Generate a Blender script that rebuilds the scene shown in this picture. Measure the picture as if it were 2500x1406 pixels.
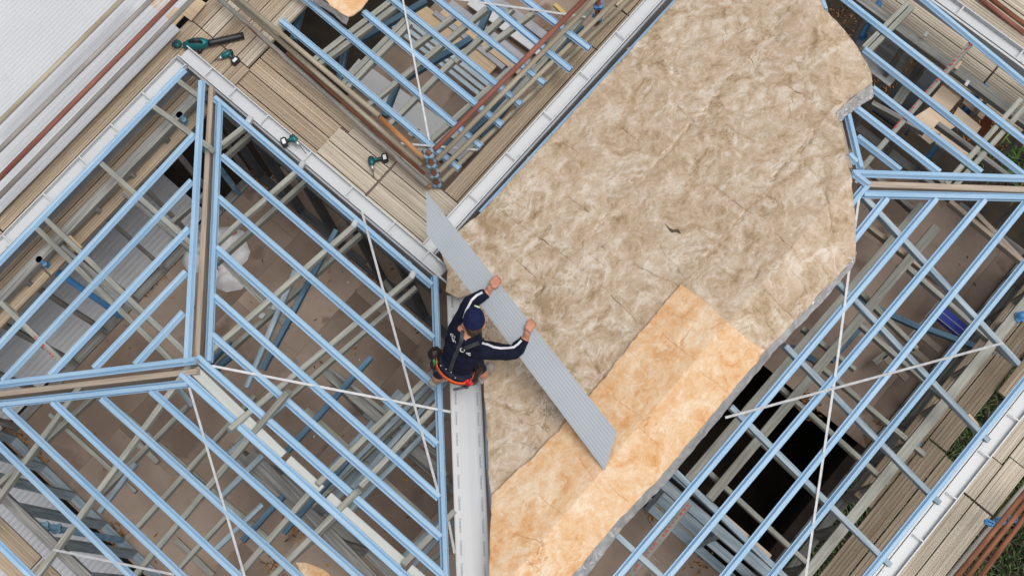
import bpy, math, random
import numpy as np
from mathutils import Vector, Matrix, noise
random.seed(7); rng = np.random.default_rng(7)
scene = bpy.context.scene
for o in list(bpy.data.objects): bpy.data.objects.remove(o)
col = scene.collection

# ------------------------------------------------------------------ camera
# Drone camera 14 m above the floor, about 13.7 degrees off straight down.
# World: x = along the left house (down-right in the picture), y = along the right wing (up-right), z up.
FPX, HC = 3300.0, 14.0
nv = Vector((110, 800, FPX)).normalized()
exv = Vector((0, 1, 0)).cross(nv).normalized(); eyv = nv.cross(exv)
az = math.radians(40.6)
XV = math.cos(az) * exv + math.sin(az) * eyv
YV = math.sin(az) * exv - math.cos(az) * eyv
cx = Vector((XV[0], YV[0], -nv[0])); cy = Vector((XV[1], YV[1], -nv[1])); cz = Vector((XV[2], YV[2], -nv[2]))
cam = bpy.data.cameras.new('camera'); cam_o = bpy.data.objects.new('camera', cam); col.objects.link(cam_o)
M = Matrix.Identity(4)
for i in range(3): M[i][0] = cx[i]; M[i][1] = -cy[i]; M[i][2] = -cz[i]
M[2][3] = HC
cam_o.matrix_world = M
cam.sensor_width = 36; cam.lens = FPX / 2500 * 36; cam.clip_end = 1000; cam.clip_start = 0.1
scene.camera = cam_o

# ------------------------------------------------------------------ sky, sun, exposure (bright overcast)
world = bpy.data.worlds.new('World'); scene.world = world; world.use_nodes = True
nt = world.node_tree; bg = nt.nodes['Background']
sky = nt.nodes.new('ShaderNodeTexSky'); sky.sky_type = 'NISHITA'; sky.sun_disc = False
SUN_EL, SUN_AZ = 77.0, 70.0
sky.sun_elevation = math.radians(SUN_EL); sky.sun_rotation = math.radians(SUN_AZ); sky.dust_density = 6; sky.air_density = 1.0; sky.ozone_density = 1
hsv = nt.nodes.new('ShaderNodeHueSaturation'); hsv.inputs['Saturation'].default_value = 0.22
nt.links.new(sky.outputs[0], hsv.inputs['Color']); nt.links.new(hsv.outputs[0], bg.inputs[0])
bg.inputs[1].default_value = 0.10
sl = bpy.data.lights.new('sun', 'SUN'); sl.energy = 1.5; sl.angle = math.radians(24); sl.color = (1.0, 0.97, 0.93)
so = bpy.data.objects.new('sun', sl); col.objects.link(so)
sd = Vector((math.sin(math.radians(SUN_AZ)) * math.cos(math.radians(SUN_EL)), math.cos(math.radians(SUN_AZ)) * math.cos(math.radians(SUN_EL)), math.sin(math.radians(SUN_EL))))
so.rotation_euler = sd.to_track_quat('Z', 'Y').to_euler()
scene.view_settings.view_transform = 'Standard'; scene.view_settings.look = 'None'
scene.view_settings.exposure = 0.0; scene.view_settings.gamma = 1.0; scene.view_settings.use_curve_mapping = False
scene.render.engine = 'CYCLES'

# ------------------------------------------------------------------ placing helpers
T = 0.42
PL = {  # roof planes z = a + b x + c y
    'P1': (2.75 + T * 1.55, 0, -T), 'P2': (2.75 + T * 5.68, T, 0), 'P3': (2.75 + T * 2.45, 0, T),
    'P4': (2.75 + T * 2.68, T, 0), 'P5': (2.75 + T * 1.82, -T, 0), 'P6': (2.75 + T * 6.32, 0, -T),
    'P7': (2.30 - 0.22 * 2.4, 0, 0.22)}
def ray(px, py): return (px - 1250) * cx + (py - 703) * cy + FPX * cz
def U(px, py, z):
    r = ray(px, py); t = (z - HC) / r.z
    return Vector((r.x * t, r.y * t, z))
def UP(px, py, key, dz=0.0):
    r = ray(px, py)
    if isinstance(key, (int, float)): return U(px, py, key + dz)
    if key == 'ROOF': ks = ('P4', 'P5', 'P6')
    else: ks = (key,)
    t = max((PL[k][0] + dz - HC) / (r.z - PL[k][1] * r.x - PL[k][2] * r.y) for k in ks)
    return Vector((0, 0, HC)) + r * t
def zroof(x, y): return np.minimum(np.minimum(PL['P4'][0] + T * x, PL['P5'][0] - T * x), PL['P6'][0] - T * y)

# ------------------------------------------------------------------ objects
WM = {}
def link(name, me, parent, mw, label=None, cat=None, group=None, kind=None):
    o = bpy.data.objects.new(name, me); col.objects.link(o)
    if parent is not None:
        o.parent = parent; o.matrix_basis = WM[parent.name].inverted() @ mw
    else: o.matrix_basis = mw
    WM[o.name] = mw.copy()
    if label: o['label'] = label
    if cat: o['category'] = cat
    if group: o['group'] = group
    if kind: o['kind'] = kind
    return o
def thing(name, label, cat, loc, group=None): return link(name, None, None, Matrix.Translation(loc), label, cat, group)
def mesh(name, v, f, mats, smooth=False, mi=None):
    me = bpy.data.meshes.new(name); me.from_pydata([tuple(p) for p in v], [], f)
    for m in (mats if isinstance(mats, (list, tuple)) else [mats]): me.materials.append(m)
    if mi is not None: me.polygons.foreach_set('material_index', mi)
    if smooth: me.polygons.foreach_set('use_smooth', [True] * len(me.polygons))
    me.update(); return me
def frame(p0, p1, up=Vector((0, 0, 1))):
    d = (p1 - p0).normalized(); s = up.cross(d).normalized(); u = d.cross(s)
    m = Matrix.Identity(4)
    for i in range(3): m[i][0] = d[i]; m[i][1] = s[i]; m[i][2] = u[i]; m[i][3] = p0[i]
    return m
def extr(prof, L, segs=1, wob=0.0):
    n = len(prof); v = []; f = []
    for k in range(segs + 1):
        oy, oz = (random.uniform(-wob, wob), random.uniform(-wob, wob)) if wob else (0, 0)
        v += [(L * k / segs, y + oy, z + oz) for y, z in prof]
    for k in range(segs):
        for i in range(n): f.append((k * n + i, k * n + (i + 1) % n, (k + 1) * n + (i + 1) % n, (k + 1) * n + i))
    f.append(tuple(range(n))[::-1]); f.append(tuple(segs * n + i for i in range(n)))
    return v, f
def bar(name, p0, p1, prof, m, parent=None, up=Vector((0, 0, 1)), segs=1, wob=0.0, smooth=False, **kw):
    v, f = extr(prof, (p1 - p0).length, segs, wob)
    return link(name, mesh(name, v, f, m, smooth), parent, frame(p0, p1, up), **kw)
def box(w, h, top=0.0, ch=0.004):  # profile with its top at 'top', tiny chamfers
    a = w / 2; c = min(ch, h / 3)
    return [(-a, top - h + c), (-a + c, top - h), (a - c, top - h), (a, top - h + c), (a, top - c), (a - c, top), (-a + c, top), (-a, top - c)]
def rnd(r, n=10): return [(r * math.cos(2 * math.pi * i / n), r * math.sin(2 * math.pi * i / n)) for i in range(n)]
def hat(w, h, t=0.0022):  # top-hat steel batten section: flanges, webs, ridged crown
    a = w / 2; cr = w * 0.255; g = w * 0.025
    half = [(-a, 0), (-a, 0.011), (-a + .004, 0.012), (-a + .009, 0.002), (-cr - .005, 0.0015), (-cr - .001, h - .003), (-cr + .003, h), (-g, h), (-g * .4, h - 0.0015)]
    up = half + [(-y, z) for y, z in reversed(half)]
    return up[::-1]
def blob_box(name, p, size, m, parent=None, rot=0.0, bev=0.15, mw=None, **kw):  # chamfered block sitting on p
    sx, sy, sz = [s / 2 for s in size]; c = min(size) * bev
    v = []; 
    for z, e in ((0, c), (c, 0), (2 * sz - c, 0), (2 * sz, c)):
        X, Y = sx - e, sy - e
        v += [(-X + c, -Y, z), (X - c, -Y, z), (X, -Y + c, z), (X, Y - c, z), (X - c, Y, z), (-X + c, Y, z), (-X, Y - c, z), (-X, -Y + c, z)]
    f = [tuple(range(8))[::-1]]
    for k in range(3):
        for i in range(8): f.append((k * 8 + i, k * 8 + (i + 1) % 8, k * 8 + 8 + (i + 1) % 8, k * 8 + 8 + i))
    f.append(tuple(range(24, 32)))
    if mw is None: mw = Matrix.Translation(p) @ Matrix.Rotation(rot, 4, 'Z')
    return link(name, mesh(name, v, f, m), parent, mw, **kw)
def tube(pts, rads, n=10, cap=True):
    v = []; f = []; pts = [Vector(p) for p in pts]; prev = None
    for i, p in enumerate(pts):
        d = (pts[min(i + 1, len(pts) - 1)] - pts[max(i - 1, 0)]).normalized()
        if prev is None: a = d.orthogonal().normalized()
        else: a = (prev - d * prev.dot(d)).normalized()
        prev = a; b = d.cross(a); r = rads[i] if hasattr(rads, '__len__') else rads
        v += [p + r * (math.cos(2 * math.pi * k / n) * a + math.sin(2 * math.pi * k / n) * b) for k in range(n)]
    for i in range(len(pts) - 1):
        for k in range(n): f.append((i * n + k, i * n + (k + 1) % n, (i + 1) * n + (k + 1) % n, (i + 1) * n + k))
    if cap: f.append(tuple(range(n))[::-1]); f.append(tuple((len(pts) - 1) * n + k for k in range(n)))
    return v, f
def tube_obj(name, pts, rads, m, parent=None, n=10, smooth=True, **kw):
    o0 = Vector(pts[0]); v, f = tube([Vector(p) - o0 for p in pts], rads, n)
    return link(name, mesh(name, v, f, m, smooth), parent, Matrix.Translation(o0), **kw)
class MB:  # joins several shapes into one mesh
    def __init__(s): s.v = []; s.f = []; s.mi = []
    def add(s, v, f, k=0, mw=None):
        b = len(s.v); s.v += [mw @ Vector(p) if mw else Vector(p) for p in v]; s.f += [tuple(i + b for i in q) for q in f]; s.mi += [k] * len(f)
    def build(s, name, mats, parent=None, origin=Vector((0, 0, 0)), smooth=False, **kw):
        return link(name, mesh(name, [p - origin for p in s.v], s.f, mats, smooth, s.mi), parent, Matrix.Translation(origin), **kw)

# ------------------------------------------------------------------ materials
def mat(name, c1, c2=None, rough=0.6, metal=0.0, scale=6.0, stretch=(1, 1, 1), detail=5, contrast=(0.35, 0.65), bump=0.0, bscale=None, tint=0.0, spots=None, spec=0.5, dist=0.0):
    m = bpy.data.materials.new(name); m.use_nodes = True; nt = m.node_tree; N = nt.nodes; L = nt.links
    b = N['Principled BSDF']; b.inputs['Roughness'].default_value = rough; b.inputs['Metallic'].default_value = metal
    b.inputs['Specular IOR Level'].default_value = spec
    tc = N.new('ShaderNodeTexCoord'); mp = N.new('ShaderNodeMapping'); mp.inputs['Scale'].default_value = stretch
    L.new(tc.outputs['Object'], mp.inputs[0])
    oi = N.new('ShaderNodeObjectInfo'); off = N.new('ShaderNodeVectorMath'); off.operation = 'SCALE'
    comb = N.new('ShaderNodeCombineXYZ')
    for i in range(3): L.new(oi.outputs['Random'], comb.inputs[i])
    L.new(comb.outputs[0], off.inputs[0]); off.inputs['Scale'].default_value = 37.0
    ad = N.new('ShaderNodeVectorMath'); L.new(mp.outputs[0], ad.inputs[0]); L.new(off.outputs[0], ad.inputs[1])
    nz = N.new('ShaderNodeTexNoise'); nz.inputs['Scale'].default_value = scale; nz.inputs['Detail'].default_value = detail; nz.inputs['Distortion'].default_value = dist
    L.new(ad.outputs[0], nz.inputs['Vector'])
    rp = N.new('ShaderNodeValToRGB'); rp.color_ramp.elements[0].position = contrast[0]; rp.color_ramp.elements[1].position = contrast[1]
    c2 = c2 or c1
    rp.color_ramp.elements[0].color = (*c1, 1); rp.color_ramp.elements[1].color = (*c2, 1)
    L.new(nz.outputs[0], rp.inputs[0]); out = rp.outputs[0]
    if spots:
        sc, sz, colr = spots
        n2 = N.new('ShaderNodeTexNoise'); n2.inputs['Scale'].default_value = sc; n2.inputs['Detail'].default_value = 3
        L.new(ad.outputs[0], n2.inputs['Vector'])
        r2 = N.new('ShaderNodeValToRGB'); r2.color_ramp.elements[0].position = sz; r2.color_ramp.elements[1].position = min(1, sz + 0.08)
        mx = N.new('ShaderNodeMix'); mx.data_type = 'RGBA'; L.new(n2.outputs[0], r2.inputs[0]); L.new(r2.outputs[0], mx.inputs[0])
        L.new(out, mx.inputs[6]); mx.inputs[7].default_value = (*colr, 1); out = mx.outputs[2]
    if tint:
        hs = N.new('ShaderNodeHueSaturation'); mr = N.new('ShaderNodeMapRange')
        mr.inputs[3].default_value = 1 - tint; mr.inputs[4].default_value = 1 + tint
        L.new(oi.outputs['Random'], mr.inputs[0]); L.new(mr.outputs[0], hs.inputs['Value']); L.new(out, hs.inputs['Color']); out = hs.outputs[0]
    L.new(out, b.inputs['Base Color'])
    if bump:
        n3 = N.new('ShaderNodeTexNoise'); n3.inputs['Scale'].default_value = bscale or scale * 3; n3.inputs['Detail'].default_value = 6
        L.new(ad.outputs[0], n3.inputs['Vector'])
        bp = N.new('ShaderNodeBump'); bp.inputs['Strength'].default_value = bump; bp.inputs['Distance'].default_value = 0.01
        L.new(n3.outputs[0], bp.inputs['Height']); L.new(bp.outputs[0], b.inputs['Normal'])
    return m
BLUE = mat('blue_batten_steel', (0.30, 0.485, 0.68), (0.395, 0.565, 0.73), 0.42, 0, 2.2, (0.8, 8, 8), tint=0.09, spots=(14, 0.72, (0.42, 0.55, 0.68)))
GREYT = mat('grey_green_treated_timber', (0.24, 0.245, 0.215), (0.37, 0.37, 0.33), 0.75, 0, 5, (0.7, 12, 12), tint=0.13, bump=0.2, spots=(9, 0.68, (0.16, 0.15, 0.13)))
BLUET = mat('blue_tinted_framing_timber', (0.20, 0.27, 0.33), (0.36, 0.43, 0.47), 0.75, 0, 4, (0.7, 10, 10), tint=0.12, bump=0.2)
NAVYT = mat('dark_blue_web_timber', (0.04, 0.10, 0.16), (0.10, 0.19, 0.27), 0.7, 0, 4, (0.7, 10, 10), tint=0.15)
WEATH = mat('weathered_grey_timber', (0.17, 0.17, 0.165), (0.36, 0.355, 0.33), 0.8, 0, 4, (0.6, 14, 14), tint=0.12, bump=0.3, spots=(7, 0.64, (0.12, 0.12, 0.12)))
PINE = mat('raw_pine', (0.48, 0.35, 0.22), (0.57, 0.43, 0.29), 0.7, 0, 3, (0.6, 16, 16), tint=0.08, bump=0.15)
HIPB = mat('hip_board_timber', (0.34, 0.27, 0.21), (0.50, 0.41, 0.33), 0.7, 0, 4, (0.5, 18, 18), bump=0.2)
RIDG = mat('pale_ridge_beam', (0.44, 0.455, 0.43), (0.53, 0.545, 0.52), 0.6, 0, 3, (0.6, 6, 6), spots=(5, 0.63, (0.38, 0.47, 0.50)))
PLANK = mat('scaffold_plank_wood', (0.33, 0.25, 0.17), (0.50, 0.41, 0.31), 0.75, 0, 3.2, (0.35, 14, 14), tint=0.12, bump=0.3, spots=(4, 0.62, (0.34, 0.255, 0.175)))
PLANKG = mat('pale_scaffold_plank', (0.42, 0.36, 0.28), (0.60, 0.54, 0.45), 0.75, 0, 3.2, (0.35, 14, 14), tint=0.08, bump=0.3, spots=(4, 0.62, (0.36, 0.29, 0.21)))
WHITE = mat('white_gutter_steel', (0.55, 0.565, 0.585), (0.59, 0.605, 0.62), 0.4, 0, 2, (0.5, 3, 3), spots=(3, 0.70, (0.50, 0.51, 0.53)))
GALV = mat('galvanised_steel', (0.42, 0.43, 0.445), (0.54, 0.55, 0.56), 0.5, 0.1, 20, tint=0.08)
CORR = mat('pale_corrugated_steel', (0.52, 0.54, 0.575), (0.57, 0.585, 0.615), 0.5, 0, 1.2, (1, 1, 1), spots=(2, 0.66, (0.49, 0.50, 0.525)))
SHEET = mat('blue_grey_roof_sheet', (0.38, 0.42, 0.46), (0.42, 0.455, 0.495), 0.45, 0, 2)
RUST = mat('rusty_tube', (0.17, 0.06, 0.035), (0.30, 0.12, 0.06), 0.8, 0, 8, (0.6, 4, 4), tint=0.15, bump=0.3)
REDT = mat('red_oxide_tube', (0.20, 0.07, 0.05), (0.28, 0.11, 0.08), 0.7, 0, 5, (0.5, 3, 3), bump=0.2)
ORNG = mat('bright_rust_tube', (0.40, 0.14, 0.04), (0.48, 0.30, 0.14), 0.75, 0, 6, (0.8, 3, 3), bump=0.2)
TUBE = mat('galvanised_tan_tube', (0.33, 0.28, 0.20), (0.47, 0.42, 0.32), 0.6, 0, 4, (0.5, 4, 4), tint=0.08, spots=(5, 0.66, (0.30, 0.15, 0.07)))
TUBEG = mat('dull_grey_tube', (0.26, 0.245, 0.22), (0.42, 0.40, 0.37), 0.6, 0, 4, (0.5, 4, 4), spots=(4, 0.62, (0.26, 0.13, 0.07)))
SBLUE = mat('scaffold_blue_paint', (0.05, 0.22, 0.50), (0.09, 0.30, 0.60), 0.5, 0, 6, tint=0.1, spots=(12, 0.68, (0.2, 0.13, 0.08)))
DBLUE = mat('faded_blue_paint', (0.10, 0.22, 0.33), (0.20, 0.34, 0.45), 0.6, 0, 6, spots=(10, 0.64, (0.22, 0.14, 0.08)))
FLOOR = mat('brown_particleboard', (0.20, 0.145, 0.11), (0.395, 0.305, 0.245), 0.85, 0, 1.1, (1, 1, 1), detail=9, contrast=(0.36, 0.66), tint=0.05, bump=0.15, bscale=40, spots=(2.2, 0.58, (0.19, 0.135, 0.105)))
SOIL = mat('dark_soil', (0.012, 0.009, 0.006), (0.035, 0.024, 0.014), 0.95, 0, 3, detail=8, bump=0.6)
DARK = mat('black_plastic', (0.012, 0.012, 0.016), (0.022, 0.022, 0.028), 0.45, 0, 10)
TEAL = mat('teal_plastic', (0.004, 0.095, 0.11), (0.008, 0.13, 0.145), 0.4, 0, 6)
STEEL = mat('bright_steel', (0.42, 0.41, 0.40), (0.55, 0.54, 0.53), 0.35, 0.6, 20)
NAVY = mat('navy_shirt_cloth', (0.005, 0.007, 0.018), (0.010, 0.013, 0.034), 0.9, 0, 9, bump=0.25, bscale=14, spec=0.2)
CAPM = mat('navy_cap_cloth', (0.008, 0.012, 0.050), (0.014, 0.02, 0.075), 0.85, 0, 12, bump=0.2, spec=0.2)
PANTS = mat('dark_work_trousers', (0.015, 0.018, 0.035), (0.03, 0.034, 0.06), 0.9, 0, 12, bump=0.3, spec=0.2)
SKIN = mat('skin', (0.46, 0.20, 0.125), (0.56, 0.27, 0.18), 0.55, 0, 18)
HAIR = mat('brown_hair', (0.05, 0.03, 0.018), (0.09, 0.055, 0.03), 0.7, 0, 40)
SHOE = mat('beige_suede', (0.30, 0.27, 0.235), (0.38, 0.35, 0.31), 0.85, 0, 14, bump=0.3)
SOLE = mat('pale_rubber', (0.55, 0.52, 0.46), None, 0.7)
ORANGE = mat('orange_webbing', (0.75, 0.09, 0.01), (0.85, 0.13, 0.02), 0.6)
LEATH = mat('dark_leather', (0.008, 0.006, 0.006), (0.03, 0.010, 0.010), 0.5, 0, 9)
REDG = mat('red_grip', (0.55, 0.02, 0.03), None, 0.4); GREENG = mat('green_grip', (0.01, 0.25, 0.07), None, 0.4)
STRIPE = mat('pale_reflective_tape', (0.62, 0.63, 0.68), (0.72, 0.73, 0.77), 0.5, 0, 30)
STRAPG = mat('grey_harness_web', (0.025, 0.028, 0.032), (0.06, 0.065, 0.07), 0.7, 0, 20)
PRINT = mat('grey_print', (0.20, 0.20, 0.22), None, 0.7); WPRINT = mat('white_print', (0.75, 0.75, 0.78), None, 0.7); GPRINT = mat('lime_white_print', (0.6, 0.75, 0.5), None, 0.7)
BAGM = mat('white_woven_bag', (0.78, 0.775, 0.79), (0.86, 0.855, 0.87), 0.6, 0, 8, bump=0.15)
BOXB = mat('blue_crate_paint', (0.025, 0.06, 0.52), (0.04, 0.085, 0.60), 0.5, 0, 5, spots=(16, 0.70, (0.35, 0.38, 0.5)))
TAPE = mat('red_print_tape', (0.48, 0.05, 0.06), None, 0.5); 
PLY = mat('pale_plywood', (0.66, 0.51, 0.37), (0.74, 0.60, 0.46), 0.7, 0, 3, (0.6, 6, 6), tint=0.06, spots=(8, 0.68, (0.45, 0.27, 0.17)))
BRICK = mat('terracotta_edge', (0.35, 0.11, 0.06), (0.45, 0.16, 0.09), 0.8, 0, 8)
YELT = mat('yellow_treated_timber', (0.52, 0.36, 0.12), (0.60, 0.44, 0.18), 0.7, 0, 4, (0.6, 10, 10))
GREYP = mat('grey_purlin_steel', (0.27, 0.28, 0.31), (0.36, 0.37, 0.40), 0.45, 0.1, 4)
PBLUE = mat('pale_blue_galvanised', (0.36, 0.45, 0.50), (0.46, 0.54, 0.58), 0.4, 0.2, 4)

def foil_mat():
    m = mat('crinkled_foil', (0.50, 0.495, 0.50), (0.68, 0.67, 0.67), 0.38, 0.45, 14, detail=4)
    nt = m.node_tree; N = nt.nodes; L = nt.links
    v = N.new('ShaderNodeTexVoronoi'); v.inputs['Scale'].default_value = 26; v.feature = 'DISTANCE_TO_EDGE'
    nz = N.new('ShaderNodeTexNoise'); nz.inputs['Scale'].default_value = 9; mx = N.new('ShaderNodeVectorMath'); mx.operation = 'ADD'
    tc = N.new('ShaderNodeTexCoord'); L.new(tc.outputs['Object'], mx.inputs[0]); L.new(nz.outputs[1], mx.inputs[1]); L.new(tc.outputs['Object'], nz.inputs[0])
    L.new(mx.outputs[0], v.inputs['Vector']); bp = N.new('ShaderNodeBump'); bp.inputs['Strength'].default_value = 0.7; bp.inputs['Distance'].default_value = 0.02
    L.new(v.outputs[0], bp.inputs['Height']); L.new(bp.outputs[0], N['Principled BSDF'].inputs['Normal'])
    return m
FOIL = foil_mat()
def wool_mat(name, dark, mid, light, hi, olive, blot=0.55):
    m = bpy.data.materials.new(name); m.use_nodes = True; nt = m.node_tree; N = nt.nodes; L = nt.links
    b = N['Principled BSDF']; b.inputs['Roughness'].default_value = 0.95; b.inputs['Specular IOR Level'].default_value = 0.1
    tc = N.new('ShaderNodeTexCoord').outputs['Object']
    def nz(s, det, vec, st=None, rot=0.0, dist=0.0, rough=0.55, out=0):
        n = N.new('ShaderNodeTexNoise'); n.inputs['Scale'].default_value = s; n.inputs['Detail'].default_value = det; n.inputs['Distortion'].default_value = dist; n.inputs['Roughness'].default_value = rough
        if st:
            mp = N.new('ShaderNodeMapping'); mp.inputs['Scale'].default_value = st; mp.inputs['Rotation'].default_value = (0, 0, rot); L.new(vec, mp.inputs[0]); vec = mp.outputs[0]
        L.new(vec, n.inputs['Vector']); return n.outputs[out]
    def vm(op, a, c):
        n = N.new('ShaderNodeVectorMath'); n.operation = op; L.new(a, n.inputs[0])
        if op == 'SCALE': n.inputs['Scale'].default_value = c
        elif isinstance(c, tuple): n.inputs[1].default_value = c
        else: L.new(c, n.inputs[1])
        return n.outputs[0]
    def mth(op, a, c):
        n = N.new('ShaderNodeMath'); n.operation = op
        for i, q in enumerate((a, c)):
            if isinstance(q, (int, float)): n.inputs[i].default_value = q
            else: L.new(q, n.inputs[i])
        return n.outputs[0]
    def sm(v, a, c, lo=0.0, h=1.0):
        n = N.new('ShaderNodeMapRange'); n.interpolation_type = 'SMOOTHSTEP'; L.new(v, n.inputs[0])
        for i, q in enumerate((a, c, lo, h)): n.inputs[i + 1].default_value = q
        return n.outputs[0]
    def mix(f, a, colr):
        n = N.new('ShaderNodeMix'); n.data_type = 'RGBA'; L.new(f, n.inputs[0]); L.new(a, n.inputs[6]); n.inputs[7].default_value = (*colr, 1); return n.outputs[2]
    w1 = vm('SCALE', vm('SUBTRACT', nz(1.6, 3, tc, out=1), (.5, .5, .5)), 0.8); q = vm('ADD', tc, w1)
    w2 = vm('SCALE', vm('SUBTRACT', nz(5.0, 3, tc, out=1), (.5, .5, .5)), 0.30); q2 = vm('ADD', q, w2); qs = vm('ADD', tc, w2)
    base = nz(5.6, 10, q, rough=.72); patch = nz(1.3, 3, tc); fine = nz(16, 8, qs, (3.2, 1, 1), -0.35, rough=.7)
    s = mth('ADD', mth('MULTIPLY', base, .56), mth('ADD', mth('MULTIPLY', patch, .16), mth('MULTIPLY', fine, .28)))
    rp = N.new('ShaderNodeValToRGB'); e = rp.color_ramp.elements
    e[0].position = 0.385; e[0].color = (*dark, 1); e[1].position = 0.63; e[1].color = (*hi, 1)
    x = e.new(0.46); x.color = (*mid, 1); x = e.new(0.53); x.color = (*light, 1)
    L.new(s, rp.inputs[0]); c = rp.outputs[0]
    # dirty olive patches, rosy patches
    f = mth('MULTIPLY', sm(nz(2.6, 6, q, rough=.65), .50, .66), blot); c = mix(f, c, olive)
    f = mth('MULTIPLY', sm(nz(1.9, 3, q2), .55, .72), .35); c = mix(f, c, (light[0] * .93, light[1] * .84, light[2] * .86))
    # pale loose strands: ridges of a stretched noise, only here and there
    for sc, rot, a in ((3.3, .4, .55), (4.2, -.5, .5), (6.5, .9, .5), (9.0, .1, .5)):
        r = nz(sc, 2, qs, (2.8, 1, 1), rot, rough=.45)
        ridge = sm(mth('ABSOLUTE', mth('SUBTRACT', r, .5), 0), .06, .0); mask = sm(nz(1.5 + sc * .6, 2, q), .50, .68)
        c = mix(mth('MULTIPLY', mth('MULTIPLY', ridge, mask), a), c, hi)
    # thin crease shade painted in as dark lines
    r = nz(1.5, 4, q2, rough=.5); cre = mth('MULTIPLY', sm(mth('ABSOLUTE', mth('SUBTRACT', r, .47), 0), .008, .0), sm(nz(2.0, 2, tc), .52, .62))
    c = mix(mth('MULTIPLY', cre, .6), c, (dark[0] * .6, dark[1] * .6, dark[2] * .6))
    L.new(c, b.inputs['Base Color'])
    bp = N.new('ShaderNodeBump'); bp.inputs['Strength'].default_value = 0.2; bp.inputs['Distance'].default_value = 0.02
    L.new(s, bp.inputs['Height']); L.new(bp.outputs[0], b.inputs['Normal'])
    return m
WOOL = wool_mat('tan_mineral_wool', (0.285, 0.195, 0.108), (0.46, 0.347, 0.234), (0.575, 0.458, 0.345), (0.75, 0.675, 0.585), (0.31, 0.222, 0.12))
WOOLO = wool_mat('orange_glass_wool', (0.60, 0.29, 0.115), (0.71, 0.43, 0.225), (0.75, 0.53, 0.335), (0.83, 0.70, 0.54), (0.66, 0.33, 0.14), .4)

# ================================================================== THE SETTING
GZ = -2.9
v = [(-120, -120, 0), (120, -120, 0), (120, 120, 0), (-120, 120, 0)]
link('ground', mesh('ground', v, [(0, 1, 2, 3)], SOIL), None, Matrix.Translation((0, 0, GZ)), kind='structure')
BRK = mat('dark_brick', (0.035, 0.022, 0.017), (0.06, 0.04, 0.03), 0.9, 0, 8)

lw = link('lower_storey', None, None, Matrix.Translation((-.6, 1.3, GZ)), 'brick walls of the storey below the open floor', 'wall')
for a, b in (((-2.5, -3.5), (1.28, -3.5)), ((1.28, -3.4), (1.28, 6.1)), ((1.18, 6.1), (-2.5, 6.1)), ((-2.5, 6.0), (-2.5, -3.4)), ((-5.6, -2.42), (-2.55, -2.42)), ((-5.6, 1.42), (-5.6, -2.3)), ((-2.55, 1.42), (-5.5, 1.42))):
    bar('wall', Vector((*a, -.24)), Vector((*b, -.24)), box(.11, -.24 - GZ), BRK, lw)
# particleboard floor: each sheet is a piece; a stair void stays open in the right wing
floor = link('floor', None, None, Matrix.Translation((0, 0, 0)), kind='structure')
VOID_Y0, VOID_Y1 = U(1630, 1290, 0).y, U(2040, 1035, 0).y
def floor_rect(x0, x1, y0, y1, px=0.9, py=1.8):
    row = 0; x = x0
    while x < x1 - 0.05:
        xe = min(x + px, x1); y = y0 - (row % 2) * py / 2
        while y < y1 - 0.02:
            a, b = max(y, y0), min(y + py, y1)
            if b - a > 0.05:
                cxy = Vector(((x + xe) / 2, (a + b) / 2, random.uniform(-0.0015, 0.0)))
                w, l = xe - x - 0.002, b - a - 0.002
                vv, ff = extr(box(w, 0.02, 0, 0.0008), l)
                link('floor_sheet', mesh('floor_sheet', [(p[1], p[0] - l / 2, p[2]) for p in vv], [tuple(reversed(q)) for q in ff], FLOOR), floor, Matrix.Translation(cxy))
            y += py
        x = xe; row += 1
floor_rect(-5.62, -2.5, -2.46, 1.46)
floor_rect(-2.5, 1.30, -3.4, VOID_Y0)
floor_rect(-2.5, 1.30, VOID_Y1, 6.1)
floor_rect(-5.4, -2.5, 1.46, 8.5)
# floor joists seen in the stair void and along the open edges
y = VOID_Y0 + 0.10; k = 0
while y < VOID_Y1:
    if y < VOID_Y0 + 0.5 or k % 3 == 0:
        bar('floor_joist', Vector((-2.4, y, -0.03)), Vector((0.62 if y < VOID_Y0 + .5 else -0.2, y, -0.03)), box(0.075, 0.2), BLUET if k % 2 else WEATH, floor)
    y += 0.125 if y < VOID_Y0 + .5 else 0.2; k += 1

# ================================================================== ROOF FRAMES
HB = hat(0.067, 0.040); HR = hat(0.065, 0.042)
def runon(p0, p1, ln, pl):  # a member that leaves the picture goes on as the building does
    d = (p1 - p0).normalized(); off = lambda x, y: x < 0 or x > 2500 or y < 0 or y > 1406
    k = 0.25 if pl == 'P1' else 1.4
    return (p0 - d * k if off(ln[0], ln[1]) else p0), (p1 + d * k if off(ln[2], ln[3]) else p1)
def batten(par, pl, *ln, prof=HB, dz=0.0, name='batten'):
    p0, p1 = UP(ln[0], ln[1], pl, 0.03), UP(ln[2], ln[3], pl, 0.03)
    p0.z -= 0.03 - dz; p1.z -= 0.03 - dz
    p0, p1 = runon(p0, p1, ln, pl)
    up = Vector((0, 0, 1)) if isinstance(pl, (int, float)) else Vector((-PL[pl][1], -PL[pl][2], 1)).normalized()
    return bar(name, p0, p1, prof, BLUE, par, up)
def member(par, pl, name, m, w, h, *ln, dz=0.0, wob=0.0):
    if isinstance(pl, (int, float)): dz += random.uniform(-.006, .006)
    p0, p1 = UP(ln[0], ln[1], pl, dz), UP(ln[2], ln[3], pl, dz)
    p0, p1 = runon(p0, p1, ln, pl)
    return bar(name, p0, p1, box(w, h), m, par, segs=3 if wob else 1, wob=wob)
def strap(par, pl, *ln, dz=0.042, w=0.020):
    p0, p1 = UP(ln[0], ln[1], pl, dz), UP(ln[2], ln[3], pl, dz)
    o = bar('strap_brace', p0, p1, box(w, 0.003, 0, 0.0008), GALV, par)
    return o

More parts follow.
